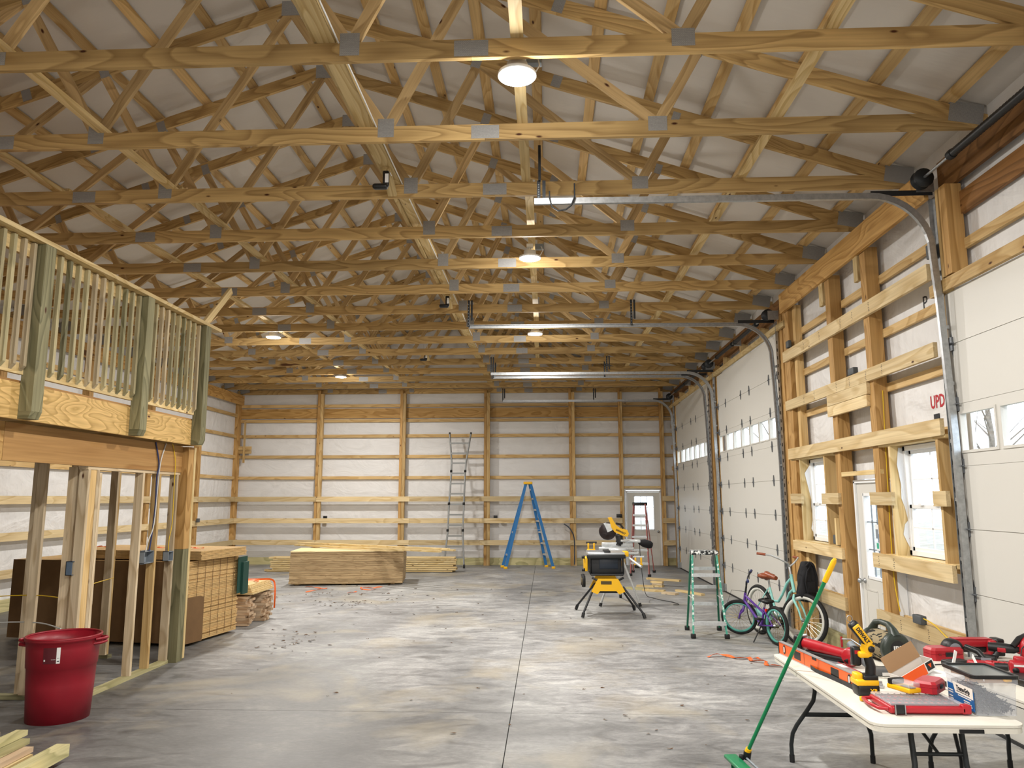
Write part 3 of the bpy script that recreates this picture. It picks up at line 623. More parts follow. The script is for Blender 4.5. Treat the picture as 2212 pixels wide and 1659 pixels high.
for a, b in ((2.9, 4.31), (4.43, 5.80), (5.94, 7.42), (7.56, 8.77)):
    board('upper_rail', L4((-4.20, a, 3.875)), L4((-4.20, b, 3.875)), .125, .036, WL, rg, (1, 0, 0)); board('lower_rail', L4((-4.20, a, 2.895)), L4((-4.20, b, 2.895)), .09, .036, WL, rg, (1, 0, 0))
    n = round((b-a)/.119)-1; n = {0: n}.get(0)
    for i in range(n+1):
        y = a+.04+(b-a-.08)*i/n
        bl = MB(); T = L4((-4.163, y, 0)); x, yy = T[0], T[1]; z0, z1 = L4((0, 0, 2.885))[2], L4((0, 0, 3.93))[2]; h = .0175
        bl.add([(x-h, yy-h, z0-.01), (x-h, yy+h, z0-.01), (x+h, yy+h, z0+.03), (x+h, yy-h, z0+.03), (x-h, yy-h, z1), (x-h, yy+h, z1), (x+h, yy+h, z1), (x+h, yy-h, z1)], [(0, 3, 2, 1), (4, 5, 6, 7), (0, 1, 5, 4), (1, 2, 6, 5), (2, 3, 7, 6), (3, 0, 4, 7)])
        bb_ = bl.v; cx_ = (x, yy, (z0+z1)/2)
        # build with grain along local x: turn the baluster upright
        vs = [V(v)-V(cx_) for v in bb_]; vs = [V((v.z, v.y, -v.x)) for v in vs]
        m2 = MB().add(vs, bl.f); o = m2.build('baluster', [WB1, WGR, WB2][(0, 0, 2, 0, 1, 0, 2)[(i*3+int(a)) % 7]], rg); o.location = cx_; o.rotation_euler = (0, -PI/2, 0)
st = thing('loose_stud', 'short board leaning up past the loft railing end', 'board', (-4.25, 9.0, 3.98)); board('plank', (0, 0, 0), (.02, .72, .66), .089, .038, WL, st, (1, 0, 0))
# framing standing in the loft
for i, (x, y) in enumerate(((-6.2, 7.6), (-6.2, 8.0), (-6.2, 8.4), (-6.2, 8.8), (-7.2, 6.2), (-7.2, 6.6), (-5.6, 5.2))):
    tag(board('loft_stud', (x, y, 2.81), (x, y, 4.90), .089, .038, WS), 'bare stud standing on the loft behind the railing', 'stud', 'studs standing on the loft')
# ------------------------------------------------------------------ stud wall under the loft
sw = thing('stud_wall', 'open stud wall under the loft edge, pale new timber', 'stud wall', (-4.40, 7.9, 0))
def L5(p): return (p[0]+4.40, p[1]-7.9, p[2])
board('bottom_plate', L5((-4.405, 7.28, .019)), L5((-4.405, 8.88, .019)), .089, .038, WGL, sw, (0, 0, 1))
board('top_plate', L5((-4.405, 7.06, 2.163)), L5((-4.405, 8.895, 2.163)), .089, .036, WS, sw, (0, 0, 1))
for y, z0, z1, m in ((8.08, .038, 2.145, WS), (8.435, .038, 2.145, WG), (8.84, .038, 2.145, WS), (7.09, .0, 2.145, WS), (7.235, .0, 2.145, WS), (7.28, .0, 2.12, WS)):
    board('stud', L5((-4.405, y, z0)), L5((-4.405, y, z1)), .038, .089, m, sw, (1, 0, 0))
board('stud', L5((-4.405, 7.165, .0)), L5((-4.405, 7.165, 2.145)), .10, .075, WG, sw, (1, 0, 0))
board('stud', L5((-4.53, 7.12, 0)), L5((-4.53, 7.12, 2.17)), .038, .089, WS, sw, (1, 0, 0))
cw = thing('cross_wall', 'second row of bare studs deeper under the loft', 'stud wall', (-5.2, 7.5, 0))
for x, y, z1, m in ((-4.95, 7.29, 2.49, WS), (-5.02, 7.33, 2.49, WS), (-5.28, 9.12, 2.49, WS), (-5.29, 9.17, 2.49, WG), (-6.0, 7.3, 2.49, WS), (-6.4, 7.9, 2.49, WG), (-6.9, 7.3, 2.49, WS), (-5.9, 9.3, 2.49, WS)):
    board('stud', (x+5.2, y-7.5, .038), (x+5.2, y-7.5, z1), .089, .038, m, cw, (0, 1, 0))
board('bottom_plate', (-2.4, -.2, .019), (.3, -.2, .019), .089, .038, WGR, cw, (0, 0, 1)); board('bottom_plate', (-.6, 1.64, .019), (.0, 1.64, .019), .089, .038, WGR, cw, (0, 0, 1))
# electrical boxes, cables
BLUEP = mat('blue_box_plastic', '56677a', .5); YC = mat('yellow_cable', 'd8b21c', .5); NAVY = mat('navy_cable', '24305e', .5); GC = mat('grey_cable', 'c8c8c4', .5)
def ebox(lbl, p, size, m, nm='electrical_box', teeth=0):
    b = MB(); x, y, z = size; t = .006
    b.box((-x/2+t/2, 0, 0), (t, y, z)); 
    for s in (-1, 1): b.box((0, s*(y/2-t/2), 0), (x, t, z)).box((0, 0, s*(z/2-t/2)), (x, y, t))
    for i in range(teeth):
        for s in (-1, 1): b.box((0, -y/2+.02+i*(y-.04)/(teeth-1), s*z/2), (x*.3, .012, .02))
    o = b.build(nm, m); o.location = p; tag(o, lbl, 'electrical box'); return o
ebox('grey multi-gang electrical box on the stud wall, cables dropping into it', (-4.40, 8.30, 1.235), (.08, .20, .13), GREYP, teeth=6)
ebox('square grey electrical box on the last stud before the post', (-4.36, 8.72, 1.215), (.07, .11, .11), GREYP)
ebox('blue single electrical box on the left stud near the doorway', (-4.455, 7.07, 1.225), (.06, .07, .13), BLUEP)
def cable(lbl, pts, r, m, nm='cable', grp=None):
    # smooth Catmull-Rom
    P = [V(p) for p in pts]; Q = [P[0]]
    for i in range(len(P)-1):
        a = P[max(i-1, 0)]; b = P[i]; c = P[i+1]; d = P[min(i+2, len(P)-1)]
        for k in range(1, 6):
            t = k/5; Q.append(.5*((2*b)+(-a+c)*t+(2*a-5*b+4*c-d)*t*t+(-a+3*b-3*c+d)*t**3))
    return tag(MB().tube(Q, r, 6).build(nm, m), lbl, 'cable', grp)
cable('navy blue cable running down beside the stud to the multi-gang box', [(-4.34, 8.24, 2.49), (-4.335, 8.33, 2.25), (-4.34, 8.31, 2.1), (-4.345, 8.33, 1.8), (-4.35, 8.31, 1.5), (-4.36, 8.29, 1.30)], .008, NAVY)
cable('pale grey cable looping down from the beam to the multi-gang box', [(-4.34, 8.47, 2.49), (-4.335, 8.37, 2.3), (-4.335, 8.34, 2.1), (-4.34, 8.32, 1.6), (-4.35, 8.24, 1.42), (-4.36, 8.22, 1.30)], .007, GC)
cable('thin yellow cable dropping to the square grey box', [(-4.34, 8.62, 2.5), (-4.335, 8.70, 2.3), (-4.34, 8.72, 2.0), (-4.34, 8.73, 1.6), (-4.345, 8.69, 1.4), (-4.35, 8.70, 1.27)], .005, YC)
cable('yellow cable strung level through the studs', [(-7.2, 6.9, .93), (-6.0, 7.3, .90), (-5.0, 7.3, .95), (-4.47, 7.2, .93), (-4.9, 8.0, .94), (-5.2, 9.1, .93)], .005, YC)
cable('white cable strung level through the left studs', [(-7.0, 6.6, .70), (-6.0, 7.25, .66), (-5.0, 7.3, .70), (-4.46, 7.0, .69)], .006, GC)
# ------------------------------------------------------------------ red bin
CARD = mat('cardboard', 'c2a06b', .85, noise=.12, scale=25); CARD_SHADE = mat('cardboard_brown_shaded', '6e5232', .85, noise=.08, scale=9); ORANGE = mat('orange_strap', 'e8641c', .5); ALU = mat('aluminium', 'c6cacc', .4, .4, .1, 30); ALUD = mat('dull_ladder_aluminium', '8f9190', .45, .35)  # long side of the stack: brown cardboard with its shade put into the colour
tb = thing('trash_can', 'big red plastic bin standing before the stud wall', 'trash can', (-4.23, 6.70, 0), .25)
MB().lathe([(.0, .012), (.235, .012), (.238, 0), (.245, .0), (.262, .30), (.268, .44), (.275, .445), (.282, .60), (.288, .66), (.298, .665), (.300, .69), (.286, .695), (.272, .60), (.255, .3), (.235, .03), (0, .03)], 56, cap=False).build('body', REDC, tb)
MB().tube([(.292*math.cos(a), .292*math.sin(a), .688) for a in [2*PI*k/56 for k in range(56)]], .010, 8, closed=True).build('rim', REDC, tb)
for s in (0, PI):
    h = MB().tube([(.27, -.07, .62), (.33, -.055, .625), (.35, 0, .63), (.33, .055, .625), (.27, .07, .62)], .012, 8).tube([(.285, -.07, .655), (.335, -.05, .66), (.355, 0, .66), (.335, .05, .66), (.285, .07, .655)], .012, 8).box((.31, 0, .64), (.05, .10, .02))
    o = h.build('handle', REDC, tb); o.rotation_euler = (0, 0, s-.05)
for a in (-2.25, -1.35, -.45, .45, 1.35, 2.25):   # raised panels round the lower body
    pm = MB(); n = 8
    vs = []; da = .62
    for j in range(n+1):
        an = a-da/2+da*j/n
        for z, r in ((.06, .240), (.06, .2478), (.38, .2650), (.38, .258)): vs.append((r*math.cos(an), r*math.sin(an), z))
    fs = [(j*4+k, j*4+(k+1) % 4, j*4+4+(k+1) % 4, j*4+4+k) for j in range(n) for k in range(4)]+[(0, 1, 2, 3), (n*4+3, n*4+2, n*4+1, n*4)]
    pm.add(vs, fs, 0, False).build('side_panel', REDC, tb)
LBL = mat('dark_red_label', '54101c', .4)
def curved(r0, r1, a0, a1, z0, z1, name, m, par):
    n = 8; vs = [((r0+(r1-r0)*t)*math.cos(a0+(a1-a0)*j/n), (r0+(r1-r0)*t)*math.sin(a0+(a1-a0)*j/n), z0+(z1-z0)*t) for j in range(n+1) for t in (0, 1)]
    return MB().add(vs, [(2*j, 2*j+1, 2*j+3, 2*j+2) for j in range(n)], 0, True).build(name, m, par)
lb = curved(.2815, .2865, -1.78, -1.42, .50, .63, 'label', LBL, tb); curved(.282, .287, -1.42, -1.32, .50, .63, 'barcode_label', WHITEP, tb)
curved(.283, .2855, -1.75, -1.60, .60, .61, 'label_print', WHITEP, lb); curved(.2825, .283, -1.56, -1.44, .53, .535, 'label_print', WHITEP, lb); curved(.2825, .283, -1.50, -1.44, .57, .585, 'label_print', WHITEP, lb); curved(.2825, .283, -1.76, -1.72, .52, .535, 'label_print', WHITEP, lb)
for i in range(5): curved(.283+.0003*i, .2835+.0003*i, -1.40, -1.34, .515+i*.022, .523+i*.022, 'label_print', BLACK, lb)
# ------------------------------------------------------------------ cardboard stack
random.seed(11)
yaw = math.radians(-9); R_ = M.Rotation(yaw, 4, 'Z'); org = V((-4.61, 9.80, 0))
def rel(x, y, z): return org+(R_ @ V((x, y, z)))       # x along the long side (negative = left), y along the end
n = 50
for i in range(n):
    j = random.uniform(-.012, .012); L_ = 2.62+random.uniform(-.01, .01)
    b = MB().box((-L_/2+j, .585, .0205*i+.045), (L_, 1.17+random.uniform(-.008, .008), .017+random.uniform(0, .003)))
    o = b.build('cardboard_sheet', CARD); o.location = org; o.rotation_euler = (0, 0, yaw); tag(o, 'flattened cardboard sheet in the tall stack behind the stud wall', 'cardboard', 'flattened cardboard sheets of the tall stack')
sd = MB().box((-1.33, -.018, .55), (2.64, .008, 1.02)).box((-2.66, .3, .5), (.01, .6, .9)); o = sd.build('cardboard_cover', CARD_SHADE); o.location = org; o.rotation_euler = (0, 0, yaw); tag(o, 'brown cardboard cover along the long side of the tall stack, shade in its colour', 'cardboard')
fp = MB().prism([(.0, .03), (.30, .03), (.30, .58), (.24, .60), (0, .60)], .006, T=frame((.014, -.02, .01), (.12, .99, 0), (0, 0, 1))).build('cardboard_flap', CARD_SHADE); fp.location = org; fp.rotation_euler = (0, 0, yaw); tag(fp, 'cardboard flap folded round the lower near corner of the tall stack', 'cardboard')
STR = mat('faint_strap', '6d5230', .7)
for k in range(6):
    o = MB().box((.016, .17+k*.17, .56), (.003, .006, 1.0)).build('packing_strap', STR); o.location = org; o.rotation_euler = (0, 0, yaw); tag(o, 'dark strap line on the cardboard stack end, %s from the near corner' % ordn[k].replace('nearest', 'first'), 'strap', 'straps down the cardboard stack end')
for i in range(7):
    b = MB().box((-1.0+.1, .55, 0), (2.1, 1.05, .013)); o = b.build('cardboard_sheet', CARD); o.location = rel(-.04+random.uniform(-.01, .01), .06, 1.083+i*.0165); o.rotation_euler = (0, 0, yaw-.02); tag(o, 'corrugated sheet in the thin bundle lying on top of the tall cardboard stack', 'cardboard', 'sheets of the thin bundle on top')
o = MB().box((0, 0, 0), (.008, .33, .5)).box((.02, .05, -.05), (.03, .2, .45)).build('green_tarp', mat('dark_green_tarp', '0f3d33', .6)); o.location = rel(.03, 1.22, .79); tag(o, 'dark green folded sheet tucked behind the far end of the cardboard', 'tarp')
o = MB().box((0, 0, 0), (.5, .45, .12)).build('grey_panel', mat('grey_panel', '8b8780', .7)); o.location = (-7.6, 8.6, 1.28); o.scale = (2.4, .2, 1); tag(o, 'long grey panel edge at far left under the loft', 'panel')
board('panel_leg', (-7.3, 8.6, 0), (-7.3, 8.6, 1.2), .089, .038, WS); tag(bpy.data.objects['panel_leg'], 'upright board under the grey panel at far left', 'board')
board('panel_leg', (-8.3, 8.6, 0), (-8.3, 8.6, 1.2), .089, .038, WS); tag(bpy.data.objects['panel_leg.001'], 'second upright board under the grey panel, farther left', 'board')
# ------------------------------------------------------------------ short lumber pile
PINK = wood('end_grain_lumber', 'cdb598', 'a98a6a', ring=8)
def ribbon(lbl, pts, w=.028, m=ORANGE, nm='strap', nrm=(0, 0, 1)):
    P = [V(p) for p in pts]; Q = []
    for i in range(len(P)-1):
        a = P[max(i-1, 0)]; b = P[i]; c = P[i+1]; d = P[min(i+2, len(P)-1)]
        for k in range(5):
            t = k/5; Q.append(.5*((2*b)+(-a+c)*t+(2*a-5*b+4*c-d)*t*t+(-a+3*b-3*c+d)*t**3))
    Q.append(P[-1]); vs = []; n = len(Q)
    for i, p in enumerate(Q):
        t = (Q[min(i+1, n-1)]-Q[max(i-1, 0)]).normalized(); s = t.cross(V(nrm)).normalized(); tw = .5*math.sin(i*.5); s = (s*math.cos(tw)+V(nrm)*math.sin(tw))
        for z in (0, .002): vs += [p-s*w/2+V(nrm)*(z+abs(math.sin(tw))*w/2), p+s*w/2+V(nrm)*(z+abs(math.sin(tw))*w/2)]
    fs = []
    for i in range(n-1):
        a = i*4; b = a+4; fs += [(a, a+1, b+1, b), (a+2, b+2, b+3, a+3), (a, b, b+2, a+2), (a+1, a+3, b+3, b+1)]
    return tag(MB().add(vs, fs).build(nm, m), lbl, 'strap')
for st_, (ya, rows, nz, xe) in enumerate(((11.36, 3, 11, -4.43), (11.86, 4, 11, -4.38))):
    for k in range(nz):
        for r in range(rows):
            if st_ == 0 and k > 9 and r > 1: continue
            j = random.uniform(-.05, .04)
            o = board('lumber_board', (xe-2.4+j, ya+.05+r*.094, .025+k*.0385), (xe+j, ya+.05+r*.094, .025+k*.0385), .089, .036, PINK, None, (0, 0, 1))
            tag(o, 'short board end in the %s lumber stack beside the cardboard' % ('near' if st_ == 0 else 'far'), 'board', '%s stack of short boards' % ('near' if st_ == 0 else 'far'))
for k in range(6):
    o = board('top_board', (-6.7, 11.80+.02*k, .468+k*.0215), (-4.36-.02*k, 11.80+.02*k, .468+k*.0215), .86, .019, WL, None, (0, 0, 1)); tag(o, 'wide pale sheet in the strapped bundle on top of the short lumber', 'board', 'wide sheets strapped on the short lumber')
ribbon('orange strap hanging down the end of the short lumber', [(-4.9, 12.1, .60), (-4.6, 12.15, .60), (-4.37, 12.16, .595), (-4.315, 12.16, .50), (-4.305, 12.15, .3), (-4.31, 12.16, .16)], nrm=(.3, -1, .3))
ribbon('orange strap coiled on top of the strapped short lumber', [(-4.9, 11.5, .595), (-4.7, 11.7, .60), (-4.55, 11.9, .61), (-4.45, 11.8, .60), (-4.6, 12.0, .60)])
for lbl, x, y in (('orange strap end on the cardboard bundle, near the post', -4.75, 10.2), ('orange strap end on the cardboard bundle, behind the multi-gang box', -5.3, 10.3), ('red-orange strap end on the cardboard bundle, farther left', -6.1, 10.4)):
    ribbon(lbl, [(x-.13, y, 1.206), (x-.04, y+.03, 1.215), (x+.03, y-.02, 1.207), (x+.13, y+.02, 1.206)])
# ------------------------------------------------------------------ panel stack, long boards
OSB = wood('osb_edge', 'bea57e', '9d8461', ring=5, grain=2, knots=.2); OSBT = wood('osb_face', 'e0cfa2', 'cdb888', ring=4, knots=.2)
for k in range(38):
    j = random.uniform(-.008, .008); o = MB().box((j*.6, j, 0), (2.44, 1.22, .0165)).build('wood_panel', OSBT if k == 37 else OSB); o.location = (-4.45+.0005*k, 17.32, .045+.0184*k); o.rotation_euler = (0, 0, .13)
    tag(o, 'top wood panel of the tall stack, pale upper face' if k == 37 else 'wood panel of the tall stack before the back wall, %s layer up' % (('lower', 'middle', 'upper')[k//13]), 'wood panel', 'wood panels of the tall stack')
for i, x in enumerate((-5.35, -4.35, -3.3)): tag(board('bearer', (x-.1, 16.85+(x+4.35)*.13, .017), (x-.2, 17.7+(x+4.35)*.13, .017), .089, .033, WG), '%s wooden bearer under the tall panel stack' % ('left', 'middle', 'right')[i], 'board')
for i, (a, b, y) in enumerate((((-5.95, 18.05, .78), (-2.2, 15.9, .78), 0), ((-5.85, 18.55, .78), (-1.95, 16.25, .78), 0), ((-5.95, 18.30, .817), (-2.05, 16.05, .817), 0))):
    tag(board('long_board', a, b, .089, .036, WL), ('long board lying slantwise on the panel stack, nearer of the lower two', 'long board lying slantwise on the panel stack, farther of the lower two', 'long board lying slantwise on the panel stack, uppermost')[i], 'board')
for z in range(8):
    for r in range(2):
        xa = -7.15+random.uniform(-.05, .12)-(.15 if z < 1 else 0); o = board('long_board', (xa, 19.72+r*.15, .03+z*.047), (-2.35+random.uniform(-.08, .05), 19.72+r*.15, .03+z*.047), .14, .037, WL)
        tag(o, 'long pale board in the low pile along the back wall', 'board', 'long boards piled at the back wall')
ribbon('tangled orange strap on the floor left of the panel stack centre', [(-5.15, 16.35, .004), (-4.95, 16.28, .01), (-4.75, 16.12, .004), (-4.62, 16.14, .004), (-4.66, 15.95, .012), (-4.77, 15.77, .004), (-4.85, 15.45, .004)])
ribbon('coiled orange strap on the floor at the right of the panel stack', [(-3.51, 16.45, .004), (-3.62, 16.25, .008), (-3.80, 16.30, .004), (-3.91, 16.2, .012), (-3.82, 15.98, .004), (-3.62, 15.82, .012), (-3.58, 16.05, .02), (-3.8, 16.1, .026), (-3.9, 16.15, .02)])
ribbon('short faint orange strap piece lying nearer than the coiled one', [(-3.98, 15.36, .004), (-3.90, 15.42, .008), (-3.84, 15.55, .004)])
ribbon('orange strap lying on the floor between the green ladder and the folding table', [(1.89, 9.42, .006), (2.03, 9.50, .02), (2.15, 9.43, .006), (2.22, 9.34, .006), (2.345, 9.35, .01), (2.345, 9.21, .01), (2.48, 9.13, .02), (2.45, 9.02, .006), (2.51, 8.97, .006), (2.66, 8.93, .004)], .04)
ribbon('short curl of orange strap knotted to the longer one near the table', [(2.33, 9.22, .012), (2.40, 9.28, .02), (2.47, 9.34, .006)], .035)
# ------------------------------------------------------------------ boards at the near left corner
for i, (xr, ye, zt, w, h, m, lb_) in enumerate(((-3.785, 5.66, .205, .09, .038, WGL, 'topmost greenish board of the near left pile'), (-3.725, 5.60, .165, .09, .038, WGL, 'second greenish board of the near left pile'), (-3.66, 5.55, .125, .09, .038, PINK, 'third, pinkish board of the near left pile'),
        (-3.64, 5.52, .085, .12, .045, WL, 'lowest wide tan board of the near left pile'), (-3.44, 5.62, .125, .10, .085, WGL, 'thick square greenish timber at the near left edge'), (-3.25, 5.33, .040, .20, .038, WL, 'flat yellowish board under the thick greenish timber'), (-3.95, 5.60, .205, .09, .038, WS, 'pale board at the outer left of the near left pile'), (-3.93, 5.62, .165, .09, .038, WGL, 'lower board at the outer left of the near pile'),
        (-3.93, 5.62, .125, .09, .038, WL, 'fourth layer board at the outer left of the near pile'), (-3.93, 5.62, .085, .09, .045, WS, 'bottom layer board at the outer left of the near pile'), (-3.66, 5.50, .040, .16, .038, WG, 'ground level board under the near left pile'), (-3.9, 5.50, .040, .16, .038, WG, 'ground level board under the outer left pile'))):
    tag(board('pile_board', (xr-w/2, ye, zt-h/2), (xr-w/2+.06, ye-2.2, zt-h/2), w-.004, h-.002, m), lb_, 'board')
# ------------------------------------------------------------------ ladders
def ladder(name, lbl, feet, tops, m_rail, m_step, m_cap, capbox, fsteps, rsteps, rail=.05, foot=BLACK, stepd=.07, back=None):
    """feet/tops: front-left, front-right, rear-left, rear-right"""
    c = V([sum(f[i] for f in feet)/4 for i in (0, 1, 2)]); t = thing(name, lbl, 'ladder', c)
    F = [V(f)-c for f in feet]; T_ = [V(f)-c for f in tops]
    for i in range(4):
        d = (T_[i]-F[i]); across = (F[1]-F[0]) if i < 2 else (F[3]-F[2])
        board('rail', F[i]+d.normalized()*.05, T_[i], rail, .022, m_rail if i < 2 else (back or m_rail), t, across)
        MB().rbox((0, 0, .03), (rail*1.3, .05, .06), .008).build('foot', foot, t).location = F[i]
    for zs, (i, j), nm in ((fsteps, (0, 1), 'step'), (rsteps, (2, 3), 'rear_brace')):
        for z in zs:
            a = F[i].lerp(T_[i], z/(tops[i][2])); b = F[j].lerp(T_[j], z/(tops[j][2]))
            board(nm, a, b, stepd if nm == 'step' else .035, .045, m_step, t, (0, 0, 1))
    for i, j in ((0, 2), (1, 3)):
        a = F[i].lerp(T_[i], .45); b = F[j].lerp(T_[j], .45); board('spreader', a, b, .015, .006, m_step, t, (0, 0, 1))
    cc = sum((x for x in T_), V())/4; MB().rbox(cc, capbox, .012).build('top_cap', m_cap, t)
    return t
LBLUE = mat('ladder_blue', '2f78b8', .45); LRED = mat('ladder_faded_red', 'a4605c', .6, noise=.15, scale=15)
def paintmat(name, base, splat, lo, hi, sc=22):
    m, nt, p = nodes(name); L = nt.links.new; tc = N(nt, 'ShaderNodeTexCoord'); n = N(nt, 'ShaderNodeTexNoise'); n.inputs['Scale'].default_value = sc; n.inputs['Detail'].default_value = 5; L(tc.outputs['Object'], n.inputs['Vector'])
    r = ramp(nt, n.outputs[0], [(lo, hexc(base)), (hi, hexc(splat))]); L(r.outputs[0], p.inputs['Base Color']); p.inputs['Roughness'].default_value = .5; return m
LGREEN = paintmat('ladder_green_paint_splattered', '3f9a84', 'd8e8e2', .52, .58); LGREEND = mat('ladder_dark_green', '0f5a44', .5); CAPS = paintmat('splattered_cap', '1c2022', 'dfe2e0', .50, .56, 30)
ladder('step_ladder', 'tall blue step ladder with yellow cap standing open by the back wall', [(-1.13, 20.72, 0), (-1.22, 21.14, 0), (-.01, 20.78, 0), (.14, 21.2, 0)][:0] or [(.17, 20.80, 0), (-.02, 21.26, 0), (-1.11, 20.72, 0), (-1.22, 21.12, 0)],
       [(-.44, 20.90, 2.28), (-.47, 21.12, 2.28), (-.56, 20.90, 2.28), (-.56, 21.10, 2.28)], LBLUE, ALU, YEL, (.24, .30, .07), (.35, .65, .95, 1.25, 1.55, 1.85, 2.1), (.35, .95, 1.55, 2.0), .075, YEL)
ladder('step_ladder', 'faded red step ladder standing before the white entry door', [(2.02, 18.95, 0), (2.447, 18.74, 0), (2.18, 19.83, 0), (2.71, 19.82, 0)],
       [(2.16, 19.15, 1.72), (2.44, 19.10, 1.72), (2.20, 19.35, 1.72), (2.47, 19.32, 1.72)], LRED, ALU, BLACK, (.34, .26, .08), (.30, .61, .92, 1.20, 1.45), (.4, .9, 1.4), .06)
ladder('step_ladder', 'short green step ladder splattered with paint beside the bicycles', [(1.955, 10.66, 0), (2.40, 10.64, 0), (1.99, 11.31, 0), (2.44, 11.29, 0)],
       [(2.03, 10.93, 1.11), (2.36, 10.93, 1.11), (2.03, 11.03, 1.11), (2.37, 11.03, 1.11)], LGREEN, ALU, CAPS, (.38, .20, .06), (.19, .50, .81)[:1]+(.81,), (.38, .62, .88), .05, BLACK, .08, LGREEND)
tl = thing('extension_ladder', 'aluminium multi-position ladder leaning up against the back wall', 'ladder', (-2.5, 20.9, 0))
def yl(z): return -.05+z*.175
lp = [(-.30, 0), (-.22, .9), (-.20, 1.85), (-.17, 2.5), (-.17, 2.9), (-.25, 3.7)]; rp = [(.26, 0), (.20, .9), (.21, 1.85), (.22, 2.5), (.24, 2.9), (.36, 3.7)]
for pp in (lp, rp):
    MB().tube([(x, yl(z), z) for x, z in pp], .026, 6).build('rail', ALUD, tl); MB().rbox((pp[0][0], yl(0), .05), (.05, .06, .1), .01).rbox((pp[-1][0], yl(3.7), 3.7), (.05, .06, .06), .01).build('rubber_end', BLACK, tl)
def lx(pp, z):
    for (x0, z0), (x1, z1) in zip(pp, pp[1:]):
        if z0 <= z <= z1: return x0+(x1-x0)*(z-z0)/(z1-z0)
for i in range(12):
    z = .28+.285*i; MB().box(((lx(lp, z)+lx(rp, z))/2, yl(z), z), (lx(rp, z)-lx(lp, z), .06, .045)).build('rung', ALUD, tl)
for z in (1.0, 1.72, 2.62): 
    for pp in (lp, rp): MB().lathe([(0, -.03), (.035, -.03), (.035, .03), (0, .03)], 12, T=TR((lx(pp, z), yl(z)-.02, z), ry=PI/2)).build('lock_knob', BLACK, tl)
# ------------------------------------------------------------------ table saw on folding stand
ts = thing('table_saw', 'yellow and black table saw on a splayed folding stand with wheels', 'table saw', (.97, 12.8, 0))
DK = mat('saw_black_body', '16181c', .5); SAWT = mat('saw_table_alu', 'd3d7db', .3, .7)
MB().rbox((-.02, 0, .975), (.60, .56, .05), .01).build('saw_table', SAWT, ts); MB().rbox((-.02, -.30, .935), (.62, .05, .06), .01).build('front_rail', STEELD, ts); MB().rbox((0, -.1, 1.012), (.10, .40, .025), .006).build('fence', DK, ts)
MB().box((-.02, .1, 1.003), (.02, .3, .006)).box((-.2, .0, 1.003), (.3, .02, .006)).build('slots', DK, ts)
MB().rbox((-.02, 0, .79), (.50, .48, .27), .02).build('body', DK, ts); MB().rbox((.02, -.245, .82), (.30, .01, .16), .004).build('front_panel', mat('navy_panel', '15202e', .4), ts)
for x in (-.27, .25): MB().tube([(x, -.24, .90), (x, -.26, .66), (x, .26, .66), (x, .26, .90)], .016, 8).build('roll_cage', DK, ts)
MB().tube([(-.27, -.27, .65), (.25, -.27, .65)], .018, 8).tube([(-.25, -.27, .60), (-.18, -.3, .57), (.18, -.3, .57), (.25, -.27, .60)], .018, 8).build('cage_bar', DK, ts)
MB().rbox((-.34, 0, .80), (.06, .34, .22), .015).build('side_cover', YEL, ts); MB().rbox((.31, .0, .96), (.10, .25, .08), .01).build('rack_arm', YEL, ts); MB().rbox((.255, -.2, .83), (.03, .06, .1), .006).build('yellow_corner', YEL, ts)
for x, z in ((-.36, .92), (-.36, .72)): MB().lathe([(0, 0), (.025, 0), (.025, .05), (0, .05)], 12, T=TR((x, -.22, z), ry=-PI/2)).build('knob', BLACK, ts)
pl_ = MB().prism([(-.16, .12), (.16, .12), (.27, -.08), (.17, -.12), (.13, -.07), (-.13, -.07), (-.17, -.12), (-.27, -.08)], .03, T=frame((-.0, -.30, .47), (1, 0, 0), (0, 0, 1))).build('stand_plate', YEL, ts); MB().box((-.03, -.335, .53), (.17, .004, .05)).build('maker_plate', mat('brown_plate', '4a3c14', .5), ts); MB().tube([(-.15, -.29, .38), (.15, -.29, .38)], .016, 8).build('stand_bar', DK, ts)
MB().prism([(-.16, .12), (.16, .12), (.27, -.08), (-.27, -.08)], .03, T=frame((-.0, .26, .47), (1, 0, 0), (0, 0, 1))).build('stand_plate', YEL, ts)
for (x0, y0), (x1, y1) in (((-.18, .2), (-.49, .42)), ((-.22, -.27), (-.42, -.475)), ((.20, .2), (.49, .416)), ((.24, -.27), (.548, -.51))):
    lg = MB().tube([(x0, y0, .46), (x1, y1, .05)], .018, 8).build('leg', DK, ts); MB().tube([V((x0, y0, .46)).lerp(V((x1, y1, .05)), .92), (x1, y1, .012)], .026, 8).build('leg_foot', BLACK, lg)
WHL = mat('wheel_tan', 'b8a070', .6)
for y in (-.12, .16):
    w_ = MB().lathe([(.04, -.025), (.09, -.028), (.095, 0), (.09, .028), (.04, .025)], 24, T=TR((-.38, y, .53), ry=PI/2)).build('wheel', RUBBER, ts); MB().lathe([(0, -.026), (.055, -.026), (.055, .026), (0, .026)], 16, T=TR((-.38, y, .53), ry=PI/2)).build('wheel_hub', WHL, w_)
